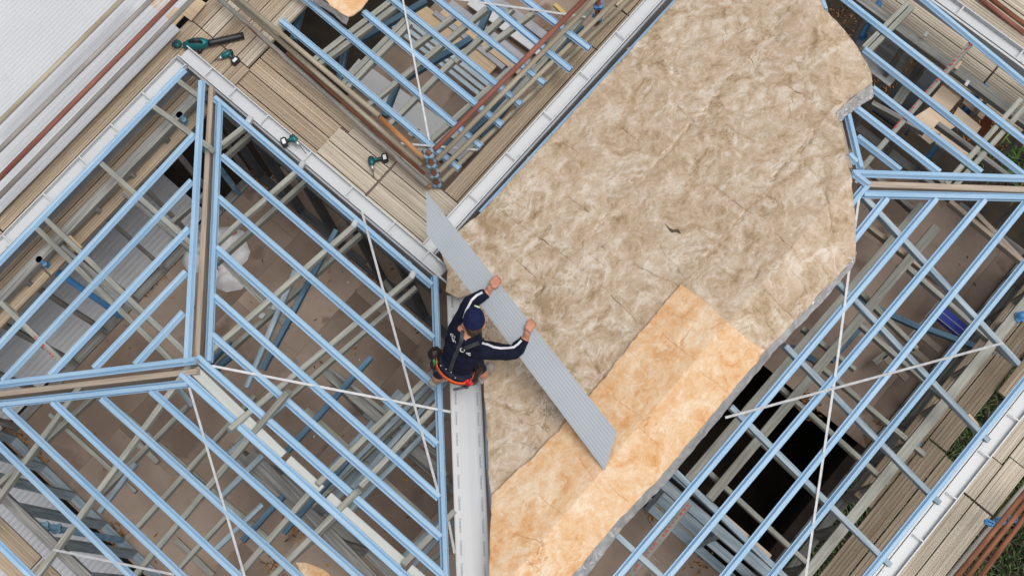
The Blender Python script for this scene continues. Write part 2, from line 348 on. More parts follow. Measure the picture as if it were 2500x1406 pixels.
rf = thing('roof_frame', 'light blue steel battens on grey timber of the left hipped house roof', 'roof frame', (-3.6, -0.45, 2.4))
for ln in ((522, 239, 1054, 697), (540, 381, 1058, 826), (531, 482, 1064, 945), (526, 605, 1066, 1085), (520, 723, 1071, 1215), (515, 817, 1075, 1312), (479, 872, 1090, 1413)):
    batten(rf, 'P1', *ln)
for ln in ((442, 910, 1010, 1424), (369, 953, 895, 1424), (248, 971, 750, 1424), (128, 980, 602, 1424), (11, 994, 460, 1420), (-30, 1060, 335, 1420), (-20, 1311, 90, 1420)):
    batten(rf, 'P3', *ln)
for ln in ((450, 169, -20, 657), (474, 328, -20, 861), (468, 441, 6, 930), (461, 557, 122, 916), (454, 663, 229, 899), (447, 762, 330, 890)):
    batten(rf, 'P2', *ln)
# hip and valley rails
batten(rf, 'P2', 492, 200, 456, 888, prof=HR, dz=.004, name='hip_rail'); batten(rf, 'P1', 534, 252, 508, 884, prof=HR, dz=.004, name='hip_rail')
batten(rf, 'P2', 478, 879, -20, 940, prof=HR, dz=.004, name='hip_rail'); batten(rf, 'P3', 460, 934, -20, 987, prof=HR, dz=.004, name='hip_rail')
batten(rf, 'P1', 1060, 676, 1086, 1420, prof=HR, dz=.004, name='valley_rail')
member(rf, 'P1', 'hip_board', HIPB, 0.045, 0.16, 515, 212, 479, 886, dz=0.012); member(rf, 'P3', 'hip_board', HIPB, 0.045, 0.16, 480, 905, -20, 963, dz=0.012)
rz = PL['P1'][0] + T * 0.45
for a in ((474, 903, 690, 1112), (702, 1122, 782, 1196), (800, 1212, 985, 1376), (998, 1388, 1050, 1432)):
    member(rf, rz, 'ridge_beam', RIDG, 0.085, 0.045, *a, dz=-0.04)
# rafters and the ceiling joists under them
R = 0.045
for ln in ((612, 295, 540, 352), (737, 405, 515, 602), (866, 548, 512, 858), (1008, 672, 560, 1046), (1062, 902, 775, 1180), (1066, 986, 880, 1186), (1110, 1246, 985, 1376)):
    member(rf, 'P1', 'rafter', GREYT, R, 0.07, *ln)
for ln in ((462, 891, 85, 1410), (194, 941, -10, 1222), (700, 957, 320, 1412), (760, 1196, 570, 1416), (870, 1200, 655, 1415)):
    member(rf, 'P3', 'rafter', GREYT, R, 0.07, *ln)
for ln in ((427, 191, 487, 237), (369, 256, 512, 360), (246, 398, 466, 594), (106, 530, 456, 864), (82, 550, 418, 880), (0, 738, 152, 884)):
    member(rf, 'P2', 'rafter', GREYT, R, 0.07, *ln)
for ln in ((640, 300, 545, 385), (756, 430, 520, 645), (880, 570, 500, 905), (1015, 700, 575, 1080), (1080, 930, 760, 1235), (1088, 1012, 655, 1416), (1120, 1300, 1010, 1412), (458, 988, 235, 1215), (255, 940, -5, 1180), (620, 965, 330, 1290), (560, 1250, 430, 1390)):
    member(rf, 2.42, 'ceiling_joist', GREYT, 0.04, 0.09, *ln)
for ln in ((300, 470, 470, 615), (150, 600, 440, 850), (500, 470, 420, 540), (545, 640, 700, 800), (220, 960, 500, 1190), (815, 905, 1085, 1125), (600, 900, 870, 1130)):
    member(rf, 2.36, 'ceiling_joist', WEATH, 0.04, 0.09, *ln)
for ln in ((820, 560, 640, 900), (720, 660, 600, 945), (905, 870, 700, 1100), (1090, 930, 860, 1190), (850, 1120, 690, 1300), (1085, 1260, 985, 1360), (640, 1110, 520, 1230), (560, 870, 520, 905), (430, 940, 470, 990), (560, 830, 490, 905), (690, 1210, 590, 1320)):
    member(rf, 2.7, 'truss_web', NAVYT if random.random() < .55 else BLUET, 0.045, 0.07, *ln)
for ln, m_, w_ in (((745, 1000, 1063, 1289), GREYT, .06), ((300, 1010, 660, 1320), GREYT, .05), ((610, 1105, 915, 1420), WEATH, .11), ((545, 850, 740, 1005), GREYT, .045), ((120, 1010, 330, 1200), GREYT, .04)):
    member(rf, 2.25, 'wall_plate_timber', m_, w_, .06, *ln)
for ln in ((1062, 925, 800, 1190), (1092, 1000, 850, 1248), (1106, 1272, 1010, 1378), (700, 980, 560, 1105), (640, 1230, 520, 1345), (330, 1130, 240, 1250)):
    member(rf, 2.55, 'truss_web', BLUET, .042, .06, *ln)
for ln in ((883, 515, 1072, 1210), (518, 893, 1100, 1005), (462, 946, 600, 1416)):
    strap(rf, 'P3' if ln[1] > 940 else 'P1', *ln)
strap(rf, 'P3', 130, 1341, 425, 1402); strap(rf, 'P1', 1092, 1255, 1110, 1350, dz=-0.02)
for (x, y) in ((738, 406), (867, 549), (1008, 673), (610, 296)):
    blob_box('bracket', UP(x, y, 'P1', -0.02), (0.05, 0.07, 0.05), GALV, rf, 0.3)
for (x, y) in ((790, 453), (806, 468), (945, 578), (1003, 638), (560, 262), (1055, 890), (670, 750), (640, 770), (575, 770), (985, 640)):
    blob_box('bracket', U(x, y, 2.45), (0.045, 0.05, 0.012), GALV, rf, 0.1)
# pine blocks at the left eave
for a, b in (((290, 446), (326, 480)), ((168, 576), (198, 606)), ((10, 740), (44, 772))):
    bar('eave_block', U(*a, 2.72), U(*b, 2.74), box(0.03, 0.05), PINE, rf)

rw = thing('roof_frame', 'light blue steel battens around the blanket on the right wing roof', 'roof frame', (-0.4, 3.0, 2.4))
for ln in ((2117, 449, 2070, 505), (2165, 482, 2050, 625), (2285, 482, 1495, 1420), (2404, 485, 1617, 1420), (2520, 475, 1755, 1420), (2520, 620, 1870, 1420), (2520, 905, 2105, 1420)):
    batten(rw, 'P5', *ln)
for ln in ((2240, -14, 2520, 217), (2048, -14, 2520, 357), (2110, 120, 2506, 432), (2130, 215, 2396, 421), (2080, 255, 2294, 421), (2093, 334, 2198, 416), (2073, 378, 2092, 398), (2080, 420, 2122, 452)):
    batten(rw, 'P6', *ln)
batten(rw, 'P6', 2069, 278, 2101, 412, prof=HR, dz=.004, name='hip_rail'); batten(rw, 'P6', 2080, 423, 2520, 436, prof=HR, dz=.004, name='hip_rail')
batten(rw, 'P5', 2106, 472, 2520, 481, prof=HR, dz=.004, name='hip_rail'); batten(rw, 'P6', 2000, -14, 2014, 26, prof=HR, dz=.004, name='hip_rail')
batten(rw, 'P4', 1175, 520, 1668, -14, dz=-0.01); batten(rw, 'P4', 1196, 1130, 1206, 1240, dz=-0.10, name='valley_rail'); batten(rw, 'P4', 1190, 930, 1196, 1140, dz=-0.10, name='valley_rail')
member(rw, 'P5', 'hip_board', HIPB, 0.05, 0.16, 2118, 449, 2520, 463, dz=0.012); member(rw, 'P6', 'hip_board', HIPB, 0.05, 0.16, 2049, 298, 2074, 410, dz=0.012)
for ln in ((2112, 480, 2490, 888), (2046, 687, 2416, 1076), (1919, 844, 2296, 1228), (1786, 992, 2176, 1380), (1648, 1149, 1926, 1416), (1507, 1306, 1632, 1420)):
    member(rw, 'P5', 'rafter', BLUET, R, 0.08, *ln)
for ln in ((2114, 545, 2300, 690), (2320, 490, 2520, 655), (2380, 515, 2520, 660), (2080, 690, 2240, 850), (2216, 650, 2480, 880), (2100, 790, 2330, 990), (1990, 880, 2260, 1110), (1890, 930, 2170, 1180), (1800, 1020, 2030, 1240), (1730, 1150, 1990, 1390), (1960, 800, 2090, 900)):
    member(rw, 2.36, 'ceiling_joist', GREYT if random.random() < .6 else HIPB, 0.042, 0.09, *ln)
for ln in ((1715, 1215, 1880, 1360),):
    member(rw, 'P5', 'packing_board', HIPB, 0.05, 0.03, *ln, dz=-0.05)
for ln in ((2254, 499, 1681, 1170), (2288, 552, 1732, 1217)):
    member(rw, 2.5, 'hanging_beam', GREYT, 0.08, 0.14, *ln)
for ln in ((2060, 715, 2250, 800), (2250, 795, 2480, 880), (1930, 845, 2010, 890), (2110, 790, 2030, 880)):
    member(rw, 1.9, 'truss_web', NAVYT, 0.05, 0.07, *ln)
for ln in ((2377, 99, 2105, 410), (2218, 5, 2110, 115), (2230, 14, 2124, 122), (2494, 240, 2312, 447), (2506, 258, 2330, 457)):
    member(rw, 'P6', 'rafter', GREYT, R, 0.07, *ln, dz=-0.02)
for ln in ((2052, 350, 2240, 520), (2130, 250, 2260, 320), (2290, 300, 2480, 440), (2240, 420, 2330, 490), (2215, 360, 2330, 470)):
    member(rw, 2.3, 'ceiling_joist', WEATH, 0.045, 0.09, *ln)
strap(rw, 'P5', 2098, 480, 2080, 610); strap(rw, 'P5', 2074, 655, 2046, 870); strap(rw, 'P5', 2046, 870, 1966, 1416); strap(rw, 'P5', 2449, 837, 1771, 1019, dz=0.05)
blob_box('bracket', U(2190, 660, 2.3), (0.05, 0.09, 0.03), GALV, rw, 0.2)
for (x, y) in ((2092, 442), (2260, 85), (2360, 205), (2330, 170)): blob_box('bracket', U(x, y, 2.5), (0.03, 0.06, 0.02), GALV, rw, 0.1)
for a, b in (((2172, 60), (2195, 40)), ((2333, 168), (2346, 150))): bar('eave_block', U(*a, 2.7), U(*b, 2.7), box(0.03, 0.06), PINE, rw)
for a, b in (((2364, 1012), (2394, 1046)), ((2400, 1064), (2414, 1074))): bar('eave_block', U(*a, 2.78), U(*b, 2.74), box(0.035, 0.06), PINE, rw)
bar('eave_block', U(1532, 122, 2.7), U(1548, 114, 2.7), box(0.03, 0.08), PINE, rw); bar('eave_block', U(1288, 388, 2.7), U(1302, 378, 2.7), box(0.03, 0.08), PINE, rw)

rc = thing('roof_frame', 'blue battens over dark webbed trusses of the low roof between scaffold tubes', 'roof frame', (-4, 4, 2.0))
for ln in ((685, 48, 1122, 411), (735, -12, 1175, 357), (887, 27, 1226, 305), (947, -12, 1273, 254), (1056, -12, 1330, 203), (1172, -12, 1394, 170), (1270, -12, 1440, 118)):
    batten(rc, 'P7', *ln)
for ln in ((968, -10, 764, 147), (978, 5, 776, 158), (989, 46, 832, 208), (1000, 55, 845, 215), (1187, 20, 894, 259), (1105, 147, 948, 304), (1249, 164, 1013, 376), (1120, 30, 1000, 120), (1300, 30, 1180, 120), (1250, 20, 1110, 150), (1440, 20, 1200, 290), (1000, 330, 1016, 310)):
    member(rc, 'P7', 'rafter', GREYT, 0.05, 0.08, *ln, dz=-0.002)
for ln in ((740, 0, 714, 95), (1040, 0, 870, 100), (846, 96, 826, 195), (1150, 92, 985, 190), (968, 205, 938, 282), (1196, 14, 1172, 70), (1240, 170, 1110, 300), (1100, 335, 1070, 390), (1300, 180, 1140, 330), (1420, 60, 1330, 150)):
    member(rc, 1.8, 'truss_web', NAVYT, 0.06, 0.08, *ln)
strap(rc, 'P7', 982, -8, 1048, 344, w=.018); strap(rc, 'P7', 978, 350, 1166, 366, w=.02); strap(rc, 'P7', 1100, -4, 1430, 42, w=.02)

# ================================================================== WALL FRAMES
def wall_frame(label, a, b, z0=0.0, z1=2.4, m=WEATH, mt=None, sp=0.45, nog=True, w=0.09):
    a, b = Vector((*a, 0)), Vector((*b, 0)); L = (b - a).length; d = (b - a) / L
    t = thing('wall_frame', label, 'wall frame', (a.x, a.y, z0))
    up = lambda p, z: Vector((p.x, p.y, z))
    bar('bottom_plate', up(a, z0 + .05), up(b, z0 + .05), box(w, 0.045), m, t)
    bar('top_plate', up(a, z1), up(b, z1), box(w, 0.045), mt or m, t); bar('top_plate', up(a, z1 - .047), up(b, z1 - .047), box(w - .004, 0.045), m, t)
    n = int(L / sp)
    prof = [(-.0225, -w / 2), (.0225, -w / 2), (.0225, w / 2), (-.0225, w / 2)]
    H = z1 - z0 - 0.145
    for i in range(n + 1):
        p = a + d * min(i * sp + .03, L - .03)
        link('stud', mesh('stud', *extr(prof, H), m), t, frame(up(p, z0 + .051), up(p, z1), d.cross(Vector((0, 0, 1)))))
        if nog and i < n:
            q = a + d * min((i + 1) * sp + .03, L - .03); z = z0 + 1.2 + (0.03 if i % 2 else -0.03)
            bar('noggin', up(p + d * .025, z), up(q - d * .025, z), box(w - .006, 0.045), m, t)
    return t
wall_frame('weathered timber stud wall under the left hip eave', (-5.55, -2.3), (-5.55, 1.36), nog=False)
wall_frame('shade-darkened timber stud wall below the long white gutter of the left house', (-5.5, 1.42), (-2.6, 1.42), m=mat('shade_darkened_timber', (0.05, 0.055, 0.06), (0.11, 0.115, 0.12), 0.8, 0, 4, (0.6, 14, 14)), nog=False, sp=.6)  # shade under the eave put into a darker timber colour
wall_frame('bluish timber stud wall at the lower left corner of the house', (-5.5, -2.38), (-1.0, -2.38), m=BLUET, mt=WEATH, nog=False)
wall_frame('pale topped timber stud wall along the lower right eave', (1.35, -0.6), (1.35, 6.0), m=WEATH, mt=GREYT)
wall_frame('grey timber stud wall under the top right eave by the plywood', (-2.3, 6.05), (1.28, 6.05), m=WEATH, nog=False)
wall_frame('timber stud wall hidden under the blanket behind the scaffold corner', (-2.45, 1.5), (-2.45, 6.0), m=WEATH)
a, b = U(795, 906, 2.3), U(1085, 1168, 2.3)
wall_frame('double plated inner stud wall beneath the crossing white straps', (a.x, a.y), (b.x, a.y), z1=2.3, m=WEATH, sp=.6, nog=False)
a, b = U(330, 1030, 2.2), U(905, 1416, 2.2); ym = U(700, 1220, 2.2).y
wall_frame('grey inner stud wall below the pale ridge beam', (U(560, 1090, 2.2).x, ym), (U(905, 1406, 2.2).x, ym), z1=2.2, m=WEATH, sp=.6, nog=False)
a, b = U(880, 960, 2.3), U(700, 1170, 2.3)
wall_frame('short inner stud wall holding brown leaf litter', (U(870, 1080, 2.2).x, U(700, 1190, 2.2).y), (U(870, 1080, 2.2).x, U(960, 940, 2.2).y), z1=2.2, m=BLUET, sp=.5)
a, b = U(1620, 1180, 2.3), U(1905, 1412, 2.3)
wall_frame('bluish inner stud wall beside the stair void', (a.x, a.y), (b.x, a.y), z1=2.3, m=BLUET, sp=.6)

# ================================================================== GUTTERS
def gut_prof(w=0.12, h=0.07, t=0.004):
    a = w / 2
    return [(-a, h), (-a, 0), (a, 0), (a, h), (a - .009, h), (a - .009, h - t), (a - t, h - t), (a - t, t), (-a + t, t), (-a + t, h - t), (-a + .009, h - t), (-a + .009, h)][::-1]
def gutter(label, a, b, brackets, z=2.675, w=0.125, end=False, flip=1):
    a, b = Vector(a), Vector(b)
    t = thing('gutter', label, 'gutter', (a.x, a.y, z))
    a.z = b.z = z
    ch = bar('channel', a, b, gut_prof(w), WHITE, t)
    d = (b - a).normalized(); s = Vector((-d.y, d.x, 0))
    for q in brackets:
        p = a + d * q
        bar('bracket', p - s * (w / 2 - .003) + Vector((0, 0, .064)), p + s * (w / 2 - .003) + Vector((0, 0, .064)), box(0.014, 0.006), WHITE, t)
        blob_box('clip', p + s * flip * (w / 2 - .006) + d * .05 + Vector((0, 0, .0705)), (.02, .02, .006), GALV, t)
    # fascia on the house side
    fs = s * flip * (w / 2 + .016)
    bar('fascia', a + fs + Vector((0, 0, .06)), b + fs + Vector((0, 0, .06)), box(0.022, 0.19), GREYP if label.startswith('white') else WHITE, t)
    return t
def gp(px, py, z=2.745): return U(px, py, z)
gy = gp(790, 415).y; gx = gp(195, 400).x
gA = gutter('white box gutter along the scaffold deck with cordless drill resting on it', (gp(445, 130).x - .02, gy, 0), (gp(1088, 655).x, gy, 0), [.32, .62, 1.02, 1.55, 2.05, 2.55, 2.95], flip=-1)
gL = gutter('white box gutter running off beside the pale corrugated roof', (gx, gy - .075, 0), (gx, -2.6, 0), [.45, .85, 1.25, 1.7, 2.2], flip=1)
gMx = gp(1372, 245).x
gM = gutter('white box gutter between scaffold planks and tan blanket', (gMx, gy + .07, 0), (gMx, 6.2, 0), [.12, .6, 1.1, 1.6, 2.1, 2.6, 3.2, 3.9], flip=-1)
gRx = gp(2345, 1180).x
gR = gutter('pale box gutter at the lower right eave between planks', (gRx, -1.5, 0), (gRx, 6.3, 0), [2.0, 2.55, 3.05, 3.45, 3.9, 4.35, 4.8, 5.2, 5.8], flip=1)
gTy = gp(2420, 80).y
gT = gutter('grey white box gutter at the top right corner', (-2.6, gTy, 0), (gRx - .08, gTy, 0), [1.2, 1.9, 2.55, 3.1], flip=-1)
# turned-out lips at the open valley end of the long gutter
for a, b in (((1084, 648), (1108, 696)),):
    pass
p0, p1 = gp(1060, 640), gp(1104, 694)
bar('lip', Vector((p0.x, gy - .055, 2.747)), Vector((p1.x + .02, gy - .055, 2.747)), box(.018, .006), WHITE, gA); bar('lip', Vector((p0.x, gy + .055, 2.747)), Vector((p1.x + .03, gy + .055, 2.747)), box(.018, .006), WHITE, gA)
# sealant rings inside the corner of the left gutter
mb = MB(); c = gp(423, 152, 2.67)
mb.add(*tube([c + Vector((.03 * math.cos(t), .03 * math.sin(t), 0)) for t in np.linspace(0, 5.2, 14)], .006, 6)); mb.build('sealant_ring', GREYP, gL, c)

# valley gutter with maker's print
vg = thing('valley_gutter', 'white folded valley gutter printed with rows of grey lettering', 'valley gutter', U(1130, 1050, 3.1))
va, vb = Vector((-2.62, 1.50, 0)), Vector((-0.45, -0.72, 0))
def vz(p): return max(PL['P1'][0] - T * p.y, PL['P4'][0] + T * p.x)
A = (UP(1100, 722, 'P1', .0), UP(1150, 722, 'P1', .0)); 
pa = UP(1128, 722, 'P1'); pb = UP(1163, 1590, 'P1')
d = (pb - pa).normalized(); upv = Vector((0, 0, 1)); s = upv.cross(d).normalized(); upn = d.cross(s)
W = 0.128
vp = [(-W, .024), (-W + .005, .027), (-W + .012, .020), (-.062, .008), (-.056, .009), (0, -.004), (.056, .009), (.062, .008), (W - .012, .020), (W - .005, .027), (W, .024)]
prof = vp + [(y, z - .003) for y, z in reversed(vp)]
bar('folded_sheet', pa, pb, prof[::-1], mat('pale_valley_steel', (0.63, 0.645, 0.665), (0.68, 0.695, 0.71), 0.4, 0, 1.5, (0.5, 3, 3)), vg)
fc = bpy.data.curves.new('txt', 'FONT'); fc.body = 'Colorbond'; fc.size = 0.026; fc.align_x = 'CENTER'
fo = bpy.data.objects.new('txt', fc); col.objects.link(fo); bpy.context.view_layer.update()
tm = bpy.data.meshes.new_from_object(fo.evaluated_get(bpy.context.evaluated_depsgraph_get())); bpy.data.objects.remove(fo)
tm.materials.clear(); tm.materials.append(PRINT)
L = (pb - pa).length; k = 0.06
while k < L:
    for off, zz in ((-.092, .0148), (.086, .0135)):
        o = pa + d * (k + (.02 if off > 0 else 0)) + s * off + upn * (zz + .004)
        m = Matrix.Identity(4); ax = d; ay = -(ax.cross(upn)) ; ay = upn.cross(ax)
        for i in range(3): m[i][0] = ax[i]; m[i][1] = ay[i]; m[i][2] = upn[i]; m[i][3] = o[i]
        link('printed_word', tm, vg, m)
    k += 0.182

# ================================================================== CORRUGATED SHEETS
def corr(name, label, cat, x0, x1, y0, y1, z, pitch, amp, m, along='y', slope=0.0, group=None, rows=2, step=4):
    n = int(abs((x1 - x0) if along == 'y' else (y1 - y0)) / pitch * step); v = []; f = []
    W = abs((x1 - x0) if along == 'y' else (y1 - y0)); Lg = abs((y1 - y0) if along == 'y' else (x1 - x0))
    for j in range(rows):
        for i in range(n + 1):
            w = W * i / n; h = amp * math.sin(2 * math.pi * w / pitch); l = Lg * j / (rows - 1)
            v.append((w, l, h) if along == 'y' else (l, w, h))
    for j in range(rows - 1):
        for i in range(n): q = (j * (n + 1) + i, j * (n + 1) + i + 1, (j + 1) * (n + 1) + i + 1, (j + 1) * (n + 1) + i); f.append(q if along == 'y' else q[::-1])
    b = len(v); v += [(p[0], p[1], p[2] - .002) for p in v]; f += [tuple(i + b for i in q[::-1]) for q in f]
    mw = Matrix.Translation((min(x0, x1), min(y0, y1), z)) @ Matrix.Rotation(slope, 4, 'Y')
    return link(name, mesh(name, v, f, m, True), None, mw, label, cat, group)
ex = U(215, 285, 2.25).x
corr('corrugated_roof', 'pale grey corrugated metal roof filling the upper left corner', 'roof', ex - 5.5, ex - .09, -3.5, 6.0, 2.05, 0.042, 0.0026, CORR, slope=-0.035)
corr('roof_sheet', 'loose pale corrugated sheet under the tubes at the roof edge', 'roof sheet', ex - .45, ex + .07, -3.5, U(400, 40, 2.28).y, 2.285, 0.042, 0.0026, CORR)
corr('roof_sheet', 'grey corrugated sheet lying outside the stud wall of the left hip', 'roof sheet', -6.75, -5.75, -2.6, 0.75, -.25, 0.06, 0.006, mat('light_boosted_corrugated_steel', (0.70, 0.715, 0.75), (0.76, 0.775, 0.80), 0.45, 0, 1.2))  # paler copy of the corrugated steel, missing light made up in its colour
corr('roof_sheet', 'pale corrugated sheet outside the lower left corner wall', 'roof sheet', -6.2, -3.2, -3.7, -2.62, -.3, 0.06, 0.006, CORR)
a = U(2180, 120, 0)
corr('roof_sheet', 'pale corrugated sheet outside the top right stud wall', 'roof sheet', U(2060, 110, 1.5).x, U(2250, 120, 1.5).x, U(2200, 160, 1.5).y - .25, U(2200, 160, 1.5).y + .45, 1.5, 0.085, 0.012, CORR, along='x')

# ================================================================== SCAFFOLD DECKS
def plank_prof(w, ribs=5):
    a = w / 2; p = [(-a, -.045), (-a, -.002), (-a + .006, 0)]
    st = (w - .02) / ribs
    for i in range(ribs):
        x = -a + .01 + st * i
        p += [(x + st * .08, 0), (x + st * .16, -.006), (x + st * .34, -.006), (x + st * .42, 0)]
    p += [(a - .006, 0), (a, -.002), (a, -.045)]
    return p[::-1]
def deck(label, loc): return thing('scaffold_deck', label, 'scaffold deck', loc)
def plank(d, p0, p1, w, m, dz=0.0):
    q = Vector((0, 0, dz + random.uniform(-.002, .002))); bar('plank', p0 + q, p1 + q, plank_prof(w), m, d)
DZ = 2.2
dk = deck('weathered scaffold planks along the left hip eave beside corrugated roof', (-6, 0, DZ - .05))
x = ex - .02 
w = 0.150
xs = [ex + .09 + i * (w + .010) for i in range(8)]
ytop = U(640, 40, DZ).y
for i, xx in enumerate(xs):
    if xx > -5.42: break
    brk = -0.75 + 0.35 * (i // 2 % 2)
    plank(dk, Vector((xx, -3.0, DZ)), Vector((xx, brk, DZ)), w, PLANK); plank(dk, Vector((xx, brk + .015, DZ)), Vector((xx, U(565, 140, DZ).y + .02, DZ)), w, PLANK)
yA = U(565, 140, DZ).y
x0 = U(610, 160, DZ).x
dk2 = deck('scaffold planks in the corner under the leaf blower', (-6, 2.2, DZ - .05))
xq = U(520, 60, DZ).x
n2 = max(1, round((x0 - xs[0] + w / 2) / (w + .012))); st = (x0 - .004 - xs[0] + w / 2) / n2
for i in range(n2):
    xx = xs[0] - w / 2 + st * (i + .5); ye = 3.4 + .06 * (i % 3)
    plank(dk2, Vector((xx, yA + .03, DZ + .003)), Vector((xx, ye, DZ + .003)), st - .012, PLANKG if i in (1, 4) else PLANK)
dk3 = deck('long brown scaffold planks between the long white gutter and scaffold tubes', (-4.5, 1.9, DZ - .05))
x0 = U(610, 160, DZ).x; x1 = U(815, 360, DZ).x
y = gy + 0.03; ys = []
while y < U(775, 224, DZ).y: ys.append(y); y += w + .010
for i, yy in enumerate(ys): plank(dk3, Vector((x0 + .0, yy + w / 2, DZ - .05)), Vector((x1 - (.1 if i < 3 else 0), yy + w / 2, DZ - .05)), w, PLANK)
dk4 = deck('paler scaffold planks carrying a drill next to the inner corner', (-3.6, 1.9, DZ - .05))
ys4 = [gy + .0 + i * (w + .010) for i in range(6)]
for i, yy in enumerate(ys4):
    xm = U(945, 420, DZ).x
    if yy > U(1062, 462, DZ).y - .02: continue
    plank(dk4, Vector((x1 - (.08 if i < 3 else -.02), yy + w / 2, DZ + .03)), Vector((xm, yy + w / 2, DZ + .03)), w, PLANKG); plank(dk4, Vector((xm + .025, yy + w / 2, DZ + .03)), Vector((gMx - .02, yy + w / 2, DZ + .03)), w, PLANKG)
dk5 = deck('brown scaffold planks left of the white gutter on the right wing', (-3, 3.5, DZ - .05))
xl = U(1095, 455, DZ).x
for i in range(4):
    xx = xl + .075 + i * (w + .010); ym = U(1440, 110, DZ).y
    plank(dk5, Vector((xx, U(1090, 470, DZ).y, DZ - .01)), Vector((xx, ym, DZ - .01)), w, PLANK); plank(dk5, Vector((xx, ym + .01, DZ - .005)), Vector((xx, ym + .45, DZ - .005)), w, PLANK); plank(dk5, Vector((xx, ym + .47, DZ - .005)), Vector((xx, ym + 3.0, DZ - .005)), w, PLANK)
dk6 = deck('scaffold planks inside the lower right gutter beside the stud wall', (1.6, 2, DZ - .25))
dk7 = deck('scaffold planks outside the lower right gutter', (2, 2, DZ - .25))
ZR = 1.95; w = .185
xr = U(2128, 1300, ZR).x
for i in range(3):
    xx = U(2160, 1250, ZR).x + (i - 1) * (w + .012)
    ya = U(2155, 1260, ZR).y
    if i == 2: plank(dk6, Vector((xx, -1, ZR)), Vector((xx, U(2330, 1130, ZR).y, ZR)), w, PLANK); plank(dk6, Vector((xx, U(2440, 960, ZR).y, ZR + .03)), Vector((xx, 6, ZR + .03)), w, PLANK)
    elif i == 1: plank(dk6, Vector((xx, -1, ZR - .02)), Vector((xx, U(2290, 1090, ZR).y, ZR - .02)), w, PLANK); plank(dk6, Vector((xx, U(2290, 1080, ZR).y, ZR - .05)), Vector((xx, 6, ZR - .05)), w, PLANK)
    else: plank(dk6, Vector((xx, ya, ZR - .05)), Vector((xx, 6, ZR - .05)), w, PLANK)
xo = U(2420, 1180, ZR).x; _P = PLANK; PLANK = PLANKG
for i in range(2):
    xx = xo + (i - .6) * (w + .012)
    ym = U(2395, 1240, ZR).y
    plank(dk7, Vector((xx, -1.2, ZR)), Vector((xx, ym, ZR)), w, PLANK); plank(dk7, Vector((xx, ym + .02, ZR + .004)), Vector((xx, ym + .42 + .1 * i, ZR + .004)), w, PLANK); plank(dk7, Vector((xx, ym + .44 + .1 * i, ZR - .03)), Vector((xx, 6.5, ZR - .03)), w, PLANK)
PLANK = _P
dk8 = deck('grey ribbed scaffold planks inside the top right gutter', (0, 6.4, DZ - .15))
ZT = 2.08; w = .150
yb = U(2300, 120, ZT).y
for i in range(7):
    yy = U(2280, 150, ZT).y + .02 + i * (w + .012)
    xm = U(2410, 190, ZT).x + (0.0 if i < 3 else 0.1)
    plank(dk8, Vector((-2.5, yy, ZT)), Vector((xm, yy, ZT)), w, PLANKG); plank(dk8, Vector((xm + .02, yy, ZT)), Vector((1.6, yy, ZT)), w, PLANKG)
dk9 = deck('scaffold planks at the lower left corner', (-4.3, -3, DZ - .3))
for i in range(2):
    yy = U(60, 1350, 2.0).y - i * (w + .012)
    plank(dk9, Vector((-7, yy, 2.0)), Vector((U(85, 1375, 2.0).x, yy, 2.0)), w, PLANK); plank(dk9, Vector((U(85, 1375, 2.0).x + .03, yy, 2.0)), Vector((-1.5, yy, 2.0)), w, PLANK)
# plywood offcuts at the top left end of the loose sheet
for i, (px, py, l, w2) in enumerate(((398, 16, .32, .24), (420, 50, .24, .13), (470, 20, .22, .16))):
    blob_box('plywood_offcut', U(px, py, 2.22 + .012 * i), (w2, l, .012), PINE, None, .04 * i, .1, label=('plywood offcut at the end of the loose corrugated sheet, nearest the corrugated roof', 'small plywood strip beside the rusty tube at the loose sheet end', 'plywood offcut between two scaffold tubes at the top edge')[i], cat='plywood')

# ================================================================== SCAFFOLD TUBES
TR = 0.024
def pipe(label, z, x0, y0, x1, y1, m, z1=None, r=TR):
    p0, p1 = U(x0, y0, z), U(x1, y1, z if z1 is None else z1)
    t = bar('scaffold_tube', p0, p1, rnd(r, 12), m, None, smooth=True, label=label, cat='tube', group='scaffold tubes')
    return t
pipe('tan scaffold tube farthest over the pale corrugated roof', 2.62, 310, -13, -20, 317, TUBE)
pipe('dull grey scaffold tube over the corrugated roof beside the red one', 2.75, 383, -14, -20, 385, TUBEG)
pipe('dark red scaffold tube over the corrugated roof', 3.0, 441, -14, -20, 454, REDT)
pipe('mottled rusty tan tube along the edge of the corrugated roof', 2.6, 482, -14, -20, 498, ORNG if False else TUBEG)
ST = U(1068, 452, 2.25)
pipe('tan tube with rusty stub ending above the low roof', 2.84, 572, -12, 925, 283, TUBE)
pipe('bright rust orange tube end beside the low roof batten', 2.84, 928, 288, 1036, 388, ORNG)
pipe('tan tube second from the low roof, ending at the scaffold post', 2.70, 556, -12, 1030, 404, TUBE)
pipe('greyish tan tube along the plank edge nearest the brown planks', 2.40, 524, -12, 1044, 452, TUBEG)
pipe('rust brown tube end nearest the pale planks by the post', 2.32, 945, 366, 1052, 458, ORNG)
pipe('dark rusty tube beside the plank edge before the post', 2.46, 700, 130, 1036, 425, RUST, r=.016)
pipe('red brown tube slanting across the low roof battens', 3.12, 1060, 366, 1440, -14, REDT)
pipe('tan guard tube closest to the red brown one', 2.84, 1066, 391, 1465, -14, TUBE)
pipe('middle tan guard tube left of the brown planks', 2.57, 1071, 420, 1520, -14, TUBE)
pipe('tan guard tube nearest the brown planks on the right wing', 2.30, 1078, 442, 1565, -30, TUBE)
pipe('upper rusty tube over the grass at the lower right', 2.6, 2520, 1180, 2325, 1420, RUST)
pipe('middle rusty tube over the grass at the lower right', 2.4, 2520, 1207, 2352, 1420, RUST)
pipe('lowest rusty tube over the grass at the lower right', 2.2, 2520, 1236, 2384, 1420, RUST)
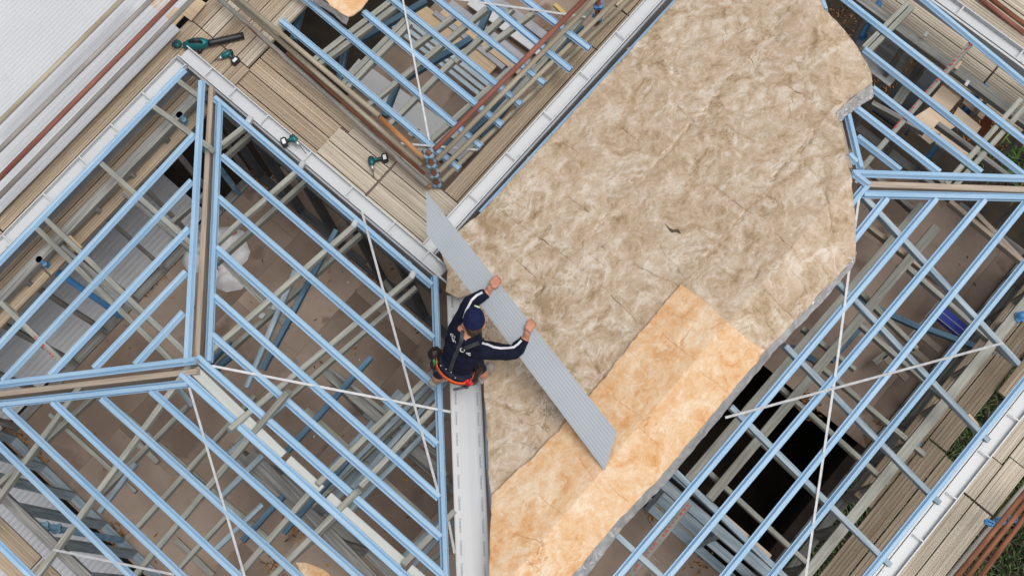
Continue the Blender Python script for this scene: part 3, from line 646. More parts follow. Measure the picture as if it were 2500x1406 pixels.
pipe('tan tube under the plank edge at the lower right', 1.9, 2520, 1165, 2300, 1425, TUBEG)
pipe('bright red tube over dark litter at the top right', 2.4, 2378, -14, 2500, 82, REDT)
pipe('dull red tube over dark litter at the top right', 2.2, 2403, -14, 2520, 75, RUST)
pipe('short rusty tube at the very top right corner', 2.0, 2455, -14, 2520, 32, RUST)
pipe('yellow tan tube beneath the white gutter by the inner corner', 2.5, 1120, 575, 1172, 522, TUBE, r=.03)
# posts with wedge cups
def post(label, base, z0, z1, cups, m=RUST, mc=DBLUE, r=.024):
    t = thing('scaffold_post', label, 'scaffold post', (base.x, base.y, z0))
    mb = MB(); B = Vector((base.x, base.y, z0)); mb.add(*tube([B, Vector((base.x, base.y, z1))], r, 12)); mb.build('upright', m, t, B, True)
    for z in cups:
        mb = MB(); c = Vector((base.x, base.y, z))
        for q in range(4):
            a = q * math.pi / 2; d = Vector((math.cos(a), math.sin(a), 0)); s = Vector((-d.y, d.x, 0))
            pts = [c + d * .024 + s * .028, c + d * .050 + s * .014, c + d * .050 - s * .014, c + d * .024 - s * .028]
            v = [p + Vector((0, 0, h)) for h in (-.022, .022) for p in pts]
            mb.add(v, [(3, 2, 1, 0), (4, 5, 6, 7), (0, 1, 5, 4), (1, 2, 6, 5), (2, 3, 7, 6), (3, 0, 4, 7)])
        mb.build('wedge_cup', mc, t, c)
    return t
post('rusty scaffold post with faded blue cups where the tubes meet', ST, GZ, 3.16, (2.3, 2.57, 2.84, 3.1))
post('blue cupped scaffold post among the right wing guard tubes', U(1458, 44, 2.3), GZ, 3.0, (2.3, 2.57, 2.84), mc=SBLUE)
post('blue scaffold post at the lower right stud wall', U(2228, 1085, 2.2), GZ, 2.35, (2.2, 1.9), SBLUE, SBLUE, .032)
post('bright blue scaffold post at the right edge', U(2480, 780, 2.3), GZ, 2.5, (2.4, 2.0), SBLUE, SBLUE, .034)
post('dark blue scaffold post by the plywood at the top right', U(2398, 222, 2.2), GZ, 2.3, (2.2, 1.7), SBLUE, SBLUE, .03)
post('dark blue scaffold post near the top edge of the right wing', U(2140, 20, 2.2), GZ, 2.3, (2.2, 1.6), SBLUE, SBLUE, .03)
post('faded blue scaffold post under the left hip battens', U(445, 290, 2.3), GZ, 2.4, (2.3,), DBLUE, DBLUE, .032)
post('faded blue scaffold post at the far left wall plate', U(105, 640, 2.3), GZ, 2.4, (2.3,), SBLUE, DBLUE, .032)
post('pale blue scaffold post at the lower left corner', U(108, 1285, 2.2), GZ, 2.3, (2.2, 1.9), DBLUE, DBLUE, .032)
for i, (px, py) in enumerate(((2413, 1276), (2440, 1272), (2470, 1268))):
    blob_box('tube_clamp', U(px, py, 2.55 - .2 * i), (.09, .05, .06), SBLUE, None, .3, .3, label='blue clamp on the %s rusty tube at the lower right' % ('upper', 'middle', 'lowest')[i], cat='clamp', group='blue tube clamps')

# ================================================================== INSULATION BLANKETS
def pip(px, py, poly):
    inside = np.zeros(px.shape, bool); n = len(poly)
    for i in range(n):
        x0, y0 = poly[i]; x1, y1 = poly[(i + 1) % n]
        c = ((y0 > py) != (y1 > py)); xi = (x1 - x0) * (py - y0) / ((y1 - y0) if y1 != y0 else 1e-9) + x0
        inside ^= c & (px < xi)
    return inside
def nearest(px, py, poly):
    best = np.full(px.shape, 1e9); bx = px.copy(); by = py.copy()
    for i in range(len(poly)):
        x0, y0 = poly[i]; x1, y1 = poly[(i + 1) % len(poly)]; dx, dy = x1 - x0, y1 - y0; L2 = dx * dx + dy * dy + 1e-12
        t = np.clip(((px - x0) * dx + (py - y0) * dy) / L2, 0, 1); qx, qy = x0 + t * dx, y0 + t * dy
        d = (px - qx) ** 2 + (py - qy) ** 2; m = d < best
        best = np.where(m, d, best); bx = np.where(m, qx, bx); by = np.where(m, qy, by)
    return bx, by, np.sqrt(best)
def clipx(poly, xc, keep_left):
    out = []; n = len(poly); ins = lambda p: (p[0] <= xc) == keep_left
    for i in range(n):
        a, b = poly[i], poly[(i + 1) % n]
        if ins(a): out.append(a)
        if ins(a) != ins(b): t = (xc - a[0]) / (b[0] - a[0]); out.append((xc, a[1] + t * (b[1] - a[1])))
    return out
def rough(poly, step=0.04, amp=0.008, keep=None):
    out = []
    for i in range(len(poly)):
        a, b = poly[i], poly[(i + 1) % len(poly)]; L = math.hypot(b[0] - a[0], b[1] - a[1]); n = max(1, int(L / step))
        for k in range(n):
            t = k / n; x, y = a[0] + t * (b[0] - a[0]), a[1] + t * (b[1] - a[1])
            q = noise.noise_vector(Vector((x * 5, y * 5, 1.3))) * amp * 1.5 + noise.noise_vector(Vector((x * 22, y * 22, 4.1))) * amp
            out.append((x + q.x, y + q.y))
    return out
def blanket(name, label, cat, poly, m, zf, thick, cell=0.0105, creases=(), bump=0.0045, seed=0.0, round_edge=0.014, dip=.02):
    poly = rough(poly)
    xs = [p[0] for p in poly]; ys = [p[1] for p in poly]; x0, x1, y0, y1 = min(xs), max(xs), min(ys), max(ys)
    nx, ny = int((x1 - x0) / cell) + 2, int((y1 - y0) / cell) + 2
    gx, gyy = np.meshgrid(x0 + np.arange(nx) * cell, y0 + np.arange(ny) * cell, indexing='ij')
    ins = pip(gx, gyy, poly)
    cell_in = ins[:-1, :-1] | ins[1:, :-1] | ins[:-1, 1:] | ins[1:, 1:]
    bx, by, dist = nearest(gx, gyy, poly)
    X = np.where(ins, gx, bx); Y = np.where(ins, gyy, by); dist = np.where(ins, dist, 0)
    use = np.zeros_like(ins); 
    use[:-1, :-1] |= cell_in; use[1:, :-1] |= cell_in; use[:-1, 1:] |= cell_in; use[1:, 1:] |= cell_in
    Z = zf(X, Y) + thick
    Z -= thick * dip * np.exp(-(dist / round_edge) ** 2)
    idx = -np.ones(ins.shape, int); ii = np.argwhere(use); idx[use] = np.arange(len(ii))
    xv, yv, zv, dv = X[use], Y[use], Z[use], dist[use]
    dn = np.array([noise.fractal(Vector((x * 3.2 + seed, y * 3.2, seed)), .7, 2.1, 5) * 1.0 + noise.fractal(Vector((x * 14 + seed, y * 11, 5 + seed)), .8, 2.0, 3) * .45 for x, y in zip(xv, yv)])
    zv = zv + bump * dn
    for seg in creases:
        (ax, ay), (bx_, by_) = seg[0], seg[1]; w, dep = seg[2], seg[3]
        jx = np.array([0.0]); dx, dy = bx_ - ax, by_ - ay; L2 = dx * dx + dy * dy
        t = np.clip(((xv - ax) * dx + (yv - ay) * dy) / L2, 0, 1); wig = .010 * np.sin(t * 13 + ax * 9) + .006 * np.sin(t * 31 + ay * 7)
        dd = np.hypot(xv - ax - t * dx + wig * dy / math.sqrt(L2), yv - ay - t * dy - wig * dx / math.sqrt(L2))
        zv = zv - dep * np.exp(-(dd / w) ** 2) * (.55 + .45 * np.sin(t * 9 + ay * 5))
    c = Vector((float(xv.mean()), float(yv.mean()), float(zv.mean())))
    v = [(a - c.x, b - c.y, d_ - c.z) for a, b, d_ in zip(xv, yv, zv)]; f = []
    for i, j in np.argwhere(cell_in): f.append((idx[i, j], idx[i + 1, j], idx[i + 1, j + 1], idx[i, j + 1]))
    # skirt: boundary edges folded down
    cnt = {}
    for q in f:
        for k in range(4): e = (q[k], q[(k + 1) % 4]); cnt[e] = cnt.get(e, 0) + 1
    low = {}
    for (a, b) in list(cnt):
        if (b, a) not in cnt:
            for q in (a, b):
                if q not in low: low[q] = len(v); v.append((v[q][0], v[q][1], v[q][2] - thick * .5))
            f.append((b, a, low[a], low[b]))
    f = [tuple(int(k) for k in q) for q in f]
    o = link(name, mesh(name, v, f, m, True), None, Matrix.Translation(c), label, cat)
    return o
zr = lambda X, Y: np.minimum(np.minimum(PL['P4'][0] + T * X, PL['P5'][0] - T * X), PL['P6'][0] - T * Y) + 0.042
def W2(pts, key='ROOF', dz=.09): return [tuple(UP(x, y, key, dz)[:2]) for x, y in pts]
tan_px = [(1672, -20), (1172, 522), (1112, 570), (1078, 616), (1092, 662), (1088, 712), (1118, 727), (1152, 716), (1170, 740), (1182, 900), (1183, 980), (1190, 1080), (1196, 1205), (1260, 1260), (1440, 1120), (1780, 960), (1868, 858), (2088, 628), (2090, 560), (2083, 470), (2066, 385), (2052, 305), (2040, 275), (2085, 235), (2130, 202), (2122, 165), (2090, 110), (2042, 52), (2012, 24), (1988, -20)]
tanw = W2(tan_px)
s1 = .5 * (UP(1291, 738, 'P4', .09).x + UP(1600, 402, 'P4', .09).x); s2 = .5 * (UP(1560, 818, 'ROOF', .09).x + UP(1845, 487, 'ROOF', .09).x)
cr_px = [(1210, 505, 1292, 565), (1292, 565, 1400, 640), (1480, 485, 1500, 512), (1245, 620, 1330, 700), (1260, 705, 1295, 740), (1295, 770, 1365, 800), (1640, 385, 1705, 412), (1540, 560, 1600, 580), (1600, 590, 1680, 690), (1720, 440, 1830, 520), (1770, 480, 1820, 510), (1865, 470, 1900, 500), (1470, 700, 1560, 790), (1440, 620, 1475, 650), (1530, 640, 1660, 700), (1740, 640, 1840, 720), (1840, 740, 1900, 830), (1960, 400, 2010, 450), (2010, 460, 2035, 580), (1880, 560, 1960, 640), (1930, 660, 2000, 740), (1820, 130, 1870, 200), (1900, 200, 1990, 250), (1950, 380, 1990, 330), (1640, 250, 1700, 300), (1500, 300, 1560, 345), (1350, 330, 1420, 380), (1380, 480, 1440, 520), (1310, 850, 1380, 920), (1420, 850, 1480, 930), (1210, 960, 1280, 1040), (1240, 1060, 1330, 1110), (1600, 150, 1680, 190), (1760, 300, 1850, 350), (1880, 420, 1905, 395), (1850, 487, 1800, 545), (1690, 300, 1640, 360), (1780, 90, 1850, 60), (1860, 700, 1960, 800), (1700, 560, 1790, 620)]
CR = [(*W2([(a, b)]), *W2([(c, d)]), .010, .016) for a, b, c, d in cr_px]
CR = [(s[0], s[1], random.uniform(.006, .010), random.uniform(.012, .026)) for s in CR]
CR += [(*W2([(a, b)]), *W2([(c, d)]), .009, .022) for a, b, c, d in ((1291, 738, 1335, 688), (1400, 618, 1470, 545), (1560, 448, 1675, 320), (1720, 270, 1760, 228), (1530, 850, 1568, 806), (1700, 655, 1740, 612), (1765, 585, 1845, 487), (1885, 440, 1925, 392), (1960, 350, 2000, 310))]
c1 = clipx(tanw, s1 + .012, True); c2 = clipx(clipx(tanw, s1 - .012, False), s2 + .012, True); c3 = clipx(tanw, s2 - .012, False)
CR += [((s1 + .35, -1), (s1 + .35, -1.01), .01, 0)]
b1 = blanket('insulation_blanket', 'tan insulation blanket strip along the eave next to the white gutter', 'insulation', c1, WOOL, zr, 0.055, creases=CR, seed=1.0)
b2 = blanket('insulation_blanket', 'tan insulation blanket strip in the middle of the right wing, the sheet passing over it', 'insulation', c2, WOOL, zr, 0.055, creases=CR, seed=7.0)
b3 = blanket('insulation_blanket', 'tan insulation blanket strip with foil edge next to the open right battens', 'insulation', c3, WOOL, zr, 0.055, creases=CR, seed=13.0)
or_px = [(1198, 1205), (1290, 1125), (1370, 1045), (1440, 962), (1475, 925), (1510, 875), (1585, 785), (1662, 694), (1720, 735), (1780, 790), (1868, 858), (1700, 1060), (1620, 1155), (1510, 1270), (1424, 1372), (1262, 1560), (1204, 1640), (1190, 1480), (1196, 1330)]
ow = W2(or_px, dz=.13)
CRO = [(*W2([(a, b)]), *W2([(c, d)]), .012, .012) for a, b, c, d in ((1530, 850, 1600, 930), (1600, 800, 1700, 880), (1640, 860, 1690, 800), (1480, 960, 1560, 1010), (1700, 900, 1780, 960), (1560, 1040, 1620, 1100), (1400, 1100, 1450, 1170), (1300, 1200, 1380, 1260), (1240, 1300, 1340, 1330))]
bo = blanket('insulation_blanket', 'orange insulation blanket laid over the lower end of the tan ones', 'insulation', ow, WOOLO, lambda X, Y: zr(X, Y) + .045, 0.05, creases=CRO, seed=21.0, bump=.006)
# thin brown ribbons on wool creases and laps, standing in for their shade
from mathutils.bvhtree import BVHTree
SHADEM = mat('brown_crease_shade', (0.22, 0.155, 0.09), (0.36, 0.27, 0.18), 1.0, 0, 9)
def surf_of(o):
    mw = WM[o.name]; return BVHTree.FromPolygons([mw @ v_.co for v_ in o.data.vertices], [tuple(p_.vertices) for p_ in o.data.polygons])
SURF = [(b_, surf_of(b_)) for b_ in (b1, b2, b3)]
def hit_top(x, y, surfs):
    best = None
    for o_, t_ in surfs:
        h = t_.ray_cast(Vector((x, y, 8)), Vector((0, 0, -1)))
        if h[0] is not None and (best is None or h[0].z > best[0].z): best = (h[0], o_)
    return best
def wool_shade(a, b, w0, surfs, mt):
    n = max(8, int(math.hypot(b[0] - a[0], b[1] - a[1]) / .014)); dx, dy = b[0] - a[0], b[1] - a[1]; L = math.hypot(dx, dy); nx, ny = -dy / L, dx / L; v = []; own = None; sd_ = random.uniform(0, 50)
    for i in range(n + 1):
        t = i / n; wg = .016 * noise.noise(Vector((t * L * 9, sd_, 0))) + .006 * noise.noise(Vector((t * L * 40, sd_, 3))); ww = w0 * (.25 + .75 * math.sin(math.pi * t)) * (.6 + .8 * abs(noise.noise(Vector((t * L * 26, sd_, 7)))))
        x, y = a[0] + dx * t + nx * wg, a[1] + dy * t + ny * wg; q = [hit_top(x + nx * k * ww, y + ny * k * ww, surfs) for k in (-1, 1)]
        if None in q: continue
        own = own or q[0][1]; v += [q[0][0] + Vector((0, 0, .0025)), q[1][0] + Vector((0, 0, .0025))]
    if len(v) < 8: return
    o0 = v[0].copy(); link('crease_shade_line', mesh('crease_shade_line', [p_ - o0 for p_ in v], [(2 * i, 2 * i + 2, 2 * i + 3, 2 * i + 1) for i in range(len(v) // 2 - 1)], mt), own, Matrix.Translation(o0))
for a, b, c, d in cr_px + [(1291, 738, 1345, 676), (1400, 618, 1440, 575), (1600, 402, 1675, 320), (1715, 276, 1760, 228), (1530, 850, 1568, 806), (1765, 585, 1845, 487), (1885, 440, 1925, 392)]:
    wool_shade(W2([(a, b)])[0], W2([(c, d)])[0], random.uniform(.0010, .0026), SURF, SHADEM)
SHADEO = mat('orange_crease_shade', (0.50, 0.24, 0.085), (0.62, 0.34, 0.15), 1.0, 0, 9); SO = [(bo, surf_of(bo))]  # darker orange ribbons paint the shade of the creases
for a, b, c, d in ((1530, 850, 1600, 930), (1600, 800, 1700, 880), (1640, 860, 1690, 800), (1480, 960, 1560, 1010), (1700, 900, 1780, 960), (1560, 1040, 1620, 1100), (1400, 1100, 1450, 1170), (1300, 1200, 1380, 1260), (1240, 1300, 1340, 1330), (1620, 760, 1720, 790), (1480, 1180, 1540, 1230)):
    wool_shade(tuple(UP(a, b, 'ROOF', .13)[:2]), tuple(UP(c, d, 'ROOF', .13)[:2]), random.uniform(.0015, .003), SO, SHADEO)
# foil facing that shows along the right-hand edges
def foil(par, pts_in, pts_out, dz_in, dz_out, n=90, key='ROOF', rows=6, amp=.007):
    def samp(pl, t):
        L = [0]
        for a, b in zip(pl, pl[1:]): L.append(L[-1] + math.hypot(b[0] - a[0], b[1] - a[1]))
        q = t * L[-1]
        for i in range(len(pl) - 1):
            if q <= L[i + 1] + 1e-9: k = (q - L[i]) / (L[i + 1] - L[i]); return (pl[i][0] + k * (pl[i + 1][0] - pl[i][0]), pl[i][1] + k * (pl[i + 1][1] - pl[i][1]))
        return pl[-1]
    v = []; f = []
    for i in range(n + 1):
        a = samp(pts_in, i / n); b = samp(pts_out, i / n)
        A_ = UP(*a, key, dz_in); B_ = UP(*b, key, dz_out)
        for j in range(rows):
            t = j / (rows - 1); p = A_.lerp(B_, t); e = noise.noise_vector(p * 16) * amp
            v.append(p + e * (.4 + t))
    for i in range(n):
        for j in range(rows - 1): f.append((i * rows + j, i * rows + j + 1, (i + 1) * rows + j + 1, (i + 1) * rows + j))
    o0 = v[0].copy(); b0 = len(v)
    return link('foil_facing', mesh('foil_facing', [p - o0 for p in v], f, FOIL, True), par, Matrix.Translation(o0))
foil(b3, [(2092, 612), (2080, 630), (1985, 735), (1866, 856)], [(2088, 636), (2077, 655), (1998, 748), (1880, 868)], .075, .05)
foil(bo, [(1868, 855), (1700, 1056), (1620, 1150), (1510, 1265), (1410, 1385), (1255, 1560)], [(1882, 868), (1717, 1069), (1638, 1164), (1525, 1283), (1430, 1410), (1275, 1590)], .115, .04)
foil(b3, [(2128, 200), (2085, 236), (2036, 276)], [(2134, 236), (2086, 268), (2046, 302)], .07, .05, 40)
foil(b3, [(1980, -20), (1990, 0), (2010, 22)], [(1996, -20), (2004, 0), (2014, 18)], .06, .05, 12)
# loose pieces of orange blanket
def flat_blanket(label, pts, z, m, th=.05, seed=3.):
    return blanket('insulation_offcut', label, 'insulation', [tuple(U(x, y, z)[:2]) for x, y in pts], m, lambda X, Y: np.full_like(X, z - th), th, seed=seed)
o_ = flat_blanket('orange insulation offcut at the bottom edge under the left roof', [(724, 1370), (745, 1372), (790, 1392), (830, 1420), (745, 1430)], 2.35, WOOLO, seed=4.)
o2 = flat_blanket('orange insulation offcut hanging over the low roof at the top edge', [(780, -22), (905, -22), (896, 2), (880, 24), (862, 36), (850, 40), (830, 30), (806, 12)], 2.6, WOOLO, seed=9.)
foil(o2, [(762, -22), (790, 2), (830, 30), (852, 42)], [(744, -10), (770, 8), (820, 40), (846, 62)], 2.58, 2.5, 40, key=0.0)
# torn hole in the tan blanket: flat patch, its shade in the colour
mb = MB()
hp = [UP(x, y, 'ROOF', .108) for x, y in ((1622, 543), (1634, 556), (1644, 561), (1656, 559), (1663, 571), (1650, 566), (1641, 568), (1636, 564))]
mb.add(hp, [tuple(range(len(hp)))[::-1]]); mb.build('wool_shade', mat('torn_wool_shadow', (0.07, 0.055, 0.03), (0.14, 0.10, 0.06), 1.0), b3 if s2 < hp[0].x else None, hp[0], **({} if s2 < hp[0].x else dict(label='dark torn hole in the middle of the tan blanket', cat='hole')))

# ================================================================== THE HELD ROOFING SHEET
ca, cb, cc, cd = U(1040, 467, 4.06), U(1506, 1055, 3.98), U(1477, 1148, 3.90), U(1042, 572, 3.98)
nu, nv_ = 60, 90; v = []; f = []
for i in range(nu + 1):
    for j in range(nv_ + 1):
        u, w_ = i / nu, j / nv_
        p = ca.lerp(cb, u).lerp(cd.lerp(cc, u), w_); p.z += .0007 * math.sin(2 * math.pi * 10 * w_) + .012 * math.sin(math.pi * u) - 0.02 * u * w_
        v.append(p)
for i in range(nu):
    for j in range(nv_): a = i * (nv_ + 1) + j; f.append((a, a + 1, a + nv_ + 2, a + nv_ + 1))
b = len(v); v += [p - Vector((0, 0, .002)) for p in v]; f += [tuple(i + b for i in q[::-1]) for q in f]
link('roofing_sheet', mesh('roofing_sheet', [p - ca for p in v], f, SHEET, True), None, Matrix.Translation(ca), 'long blue grey corrugated roofing sheet held in both hands by the worker', 'roofing sheet')

# ================================================================== THE WORKER
FZ = max(PL['P1'][0] - T * UP(1120, 910, 'P1').y, 0) + .03
def ellip(c, r, rot=None, n=14):
    v = []; f = []
    for i in range(n + 1):
        th = math.pi * i / n
        for j in range(n * 2):
            ph = math.pi * j / n; p = Vector((r[0] * math.sin(th) * math.cos(ph), r[1] * math.sin(th) * math.sin(ph), r[2] * math.cos(th)))
            v.append((rot @ p if rot else p) + c)
    m = n * 2
    for i in range(n):
        for j in range(m): f.append((i * m + j, (i + 1) * m + j, (i + 1) * m + (j + 1) % m, i * m + (j + 1) % m))
    return v, f
body = MB(); tags = []   # (point, material index) samples for colouring
def limb(pts, rads, k, n=14):
    # rounded ends
    pts = [Vector(p) for p in pts]; d0 = (pts[0] - pts[1]).normalized(); d1 = (pts[-1] - pts[-2]).normalized()
    P = [pts[0] + d0 * rads[0] * .9, pts[0] + d0 * rads[0] * .5] + pts + [pts[-1] + d1 * rads[-1] * .5, pts[-1] + d1 * rads[-1] * .9]
    Rr = [rads[0] * .35, rads[0] * .85] + list(rads) + [rads[-1] * .85, rads[-1] * .35]
    body.add(*tube(P, Rr, n))
    for a, b_ in zip(pts, pts[1:]):
        for t in np.linspace(0, 1, 8): tags.append((a.lerp(b_, float(t)), k))
# materials: 0 shirt 1 skin 2 trousers 3 shoes 4 hair
hipC = U(1112, 893, FZ + .74); chest = U(1128, 850, FZ + 1.06); neckB = U(1143, 818, FZ + 1.20); headC = U(1157, 786, FZ + 1.30)
shL = U(1116, 806, FZ + 1.10); shR = U(1172, 853, FZ + 1.08)
elL = U(1146, 738, FZ + .98); wrL = U(1190, 714, FZ + .97); haL = U(1212, 703, FZ + 0.975)
elR = U(1255, 862, FZ + .93); wrR = U(1283, 827, FZ + .95); haR = U(1296, 803, FZ + .955)
SZ = 3.98
dz_ = (SZ + .03) - haL.z
for q in (elL, wrL, haL, elR, wrR, haR): pass
up = Vector((0, 0, 1))
ax = (neckB - hipC).normalized(); side = (shR - shL); side = (side - ax * side.dot(ax)).normalized(); fwd = side.cross(ax).normalized()
if fwd.z > 0: fwd = -fwd
rotT = Matrix((side, fwd, ax)).transposed()
for t, rx, ry in ((0.0, .140, .105), (.18, .135, .10), (.38, .140, .10), (.58, .150, .105), (.78, .150, .098), (.92, .115, .08)):
    c = hipC.lerp(neckB, t); body.add(*ellip(c, (rx, ry, .10), rotT, 10))
    for sx in (-.09, 0, .09):
        for sy in (-.08, 0, .08): tags.append((c + side * sx + fwd * sy, 0 if t > .06 else 2))
limb([neckB - side * .04, shL.lerp(neckB, .25), shL], [.06, .068, .066], 0); limb([neckB + side * .04, shR.lerp(neckB, .25), shR], [.06, .068, .066], 0)
limb([shL, shL.lerp(elL, .5), elL], [.068, .060, .050], 0); limb([elL, elL.lerp(wrL, .45), elL.lerp(wrL, .92)], [.051, .048, .037], 0)
limb([shR, shR.lerp(elR, .5), elR], [.070, .062, .052], 0); limb([elR, elR.lerp(wrR, .45), elR.lerp(wrR, .92)], [.053, .049, .037], 0)
edge = (cb - ca).normalized()
nrm = Vector((edge.y, -edge.x, 0)); 
if nrm.dot(U(1300, 600, 4) - ca) < 0: nrm = -nrm   # points away from worker, past the far edge
def hand(wr, px, thumb_sign):
    # palm lies on the sheet, fingers wrap over the far edge
    t = (U(*px, SZ) - ca).dot(edge); E_ = ca + edge * t; E_.z = ca.lerp(cb, t / (cb - ca).length).z + .012 * math.sin(math.pi * t / (cb - ca).length)
    knuck = E_ + up * .024 - nrm * .008
    palm = wr.lerp(knuck, .6); palm.z = max(palm.z, E_.z + .028)
    limb([wr, wr.lerp(palm, .6)], [.027, .027], 1)
    for o in (-.024, -.008, .008, .024): limb([palm + edge * o * .75, knuck + edge * o], [.016, .012], 1, 8)
    for i, o in enumerate((-.028, -.0095, .0095, .028)):
        ln = (.9, 1.0, .97, .8)[i]; k0 = knuck + edge * o
        limb([k0, k0 + (nrm * .024 - up * .004) * ln, k0 + (nrm * .036 - up * .030) * ln, k0 + (nrm * .016 - up * .055) * ln], [.0095, .0085, .0078, .0068], 1, 8)
    b0 = palm + edge * thumb_sign * .034
    limb([palm + edge * thumb_sign * .016 - nrm * .01, b0 + nrm * .012 - up * .004, b0 + nrm * .036 - up * .010 - edge * thumb_sign * .004], [.015, .013, .010], 1, 8)
hand(wrL, (1214, 689), 1); hand(wrR, (1299, 793), -1)
# head on its neck, looking up the picture and down at the sheet
look = (U(1172, 700, FZ + 1.0) - headC); look = look.normalized(); hs = look.cross(up).normalized(); hu = hs.cross(look).normalized()
rotH = Matrix((hs, look, hu)).transposed()
limb([neckB, neckB.lerp(headC, .55)], [.058, .055], 1)
body.add(*ellip(headC, (.073, .094, .105), rotH)); tags.append((headC, 4))
for q in ((0, .07, -.05), (0, .085, -.02), (.04, .06, -.05), (-.04, .06, -.05)): tags.append((headC + rotH @ Vector(q), 1))
for q in ((0, -.08, .0), (.05, -.05, 0), (-.05, -.05, 0), (0, -.07, -.05), (0, -.06, .05)): tags.append((headC + rotH @ Vector(q), 4))
body.add(*ellip(headC + rotH @ Vector((0, .092, -.025)), (.014, .02, .022), rotH, 6))     # nose
body.add(*ellip(headC + rotH @ Vector((0, .075, -.075)), (.035, .028, .03), rotH, 6))     # chin and mouth
for sg in (-1, 1):
    e = headC + rotH @ Vector((sg * .076, -.005, -.03)); body.add(*ellip(e, (.012, .022, .03), rotH, 6)); tags.append((e, 1)); tags.append((e + rotH @ Vector((sg * .01, 0, 0)), 1))
# legs: half squat, one boot each side of the valley
hipL, hipR = U(1094, 890, FZ + .66), U(1130, 905, FZ + .66)
ankL, ankR = UP(1067, 922, 'P1', .13), UP(1180, 912, 'P4', .19)
kneL, kneR = U(1092, 868, FZ + .42), U(1158, 880, FZ + .42)
limb([hipL, hipL.lerp(kneL, .5), kneL], [.088, .078, .062], 2); limb([kneL, kneL.lerp(ankL, .4), kneL.lerp(ankL, .85)], [.060, .058, .042], 2); limb([kneL.lerp(ankL, .85), ankL], [.036, .034], 1)
limb([hipR, hipR.lerp(kneR, .5), kneR], [.088, .078, .062], 2); limb([kneR, kneR.lerp(ankR, .4), kneR.lerp(ankR, .80)], [.060, .058, .042], 2); limb([kneR.lerp(ankR, .80), ankR], [.036, .034], 1)
toeL, toeR = UP(1062, 930, 'P1', .085), UP(1198, 893, 'P4', .13)
toeL2 = ankL + Vector((.03, .15, -.06))
heel = ankR + (ankR - toeR).normalized() * .04; heel.z = toeR.z + .02
limb([ankR, ankR.lerp(toeR, .35) - up * .02], [.044, .042], 3); limb([heel, ankR.lerp(toeR, .5) - up * .03, toeR], [.037, .042, .037], 3)
limb([ankL, ankL - up * .05], [.044, .044], 3); limb([ankL + Vector((-.01, -.05, -.07)), ankL + Vector((.0, .05, -.07)), ankL + Vector((.03, .13, -.075))], [.038, .042, .036], 3)
sole_pts = [(heel, toeR), (ankL + Vector((-.01, -.05, -.07)), ankL + Vector((.03, .13, -.075)))]
tmp = bpy.data.objects.new('tmp', mesh('tmp', body.v, body.f, NAVY)); col.objects.link(tmp)
rm = tmp.modifiers.new('r', 'REMESH'); rm.mode = 'VOXEL'; rm.voxel_size = .0042
sm = tmp.modifiers.new('s', 'SMOOTH'); sm.iterations = 4; sm.factor = .5
bpy.context.view_layer.update()
bm_ = bpy.data.meshes.new_from_object(tmp.evaluated_get(bpy.context.evaluated_depsgraph_get())); bpy.data.objects.remove(tmp)
for m in (SKIN, PANTS, SHOE, HAIR): bm_.materials.append(m)
n_ = len(bm_.vertices); cov = np.empty(n_ * 3); bm_.vertices.foreach_get('co', cov); cov = cov.reshape(-1, 3)
np_ = len(bm_.polygons); cen = np.empty(np_ * 3); bm_.polygons.foreach_get('center', cen); cen = cen.reshape(-1, 3)
tp = np.array([tuple(t[0]) for t in tags]); tk = np.array([t[1] for t in tags]); mi = np.zeros(np_, int)
for s0 in range(0, np_, 4000):
    dd = ((cen[s0:s0 + 4000, None, :] - tp[None]) ** 2).sum(-1); mi[s0:s0 + 4000] = tk[dd.argmin(1)]
nrm_ = np.empty(n_ * 3); bm_.vertices.foreach_get('normal', nrm_); nrm_ = nrm_.reshape(-1, 3)
for s0 in range(0, n_, 4000):
    dd = ((cov[s0:s0 + 4000, None, :] - tp[None]) ** 2).sum(-1); vk = tk[dd.argmin(1)]
    for q_, k_ in enumerate(vk):
        if k_ in (0, 2):
            p_ = Vector(cov[s0 + q_]); h_ = (1 - abs(noise.noise(p_ * 9 + noise.noise_vector(p_ * 4) * 1.2)) * 2.2) * .007 + noise.noise(p_ * 22) * .0025
            cov[s0 + q_] += nrm_[s0 + q_] * h_
bm_.vertices.foreach_set('co', cov.ravel())
bm_.polygons.foreach_set('material_index', mi.astype(np.int32)); bm_.polygons.foreach_set('use_smooth', [True] * np_)
person = link('person', None, None, Matrix.Translation(Vector((hipC.x, hipC.y, FZ))), 'worker in navy shirt and cap bending in the valley, holding a roofing sheet', 'person')
bm_.transform(Matrix.Translation(-Vector((hipC.x, hipC.y, FZ)))); link('body', bm_, person, WM[person.name])
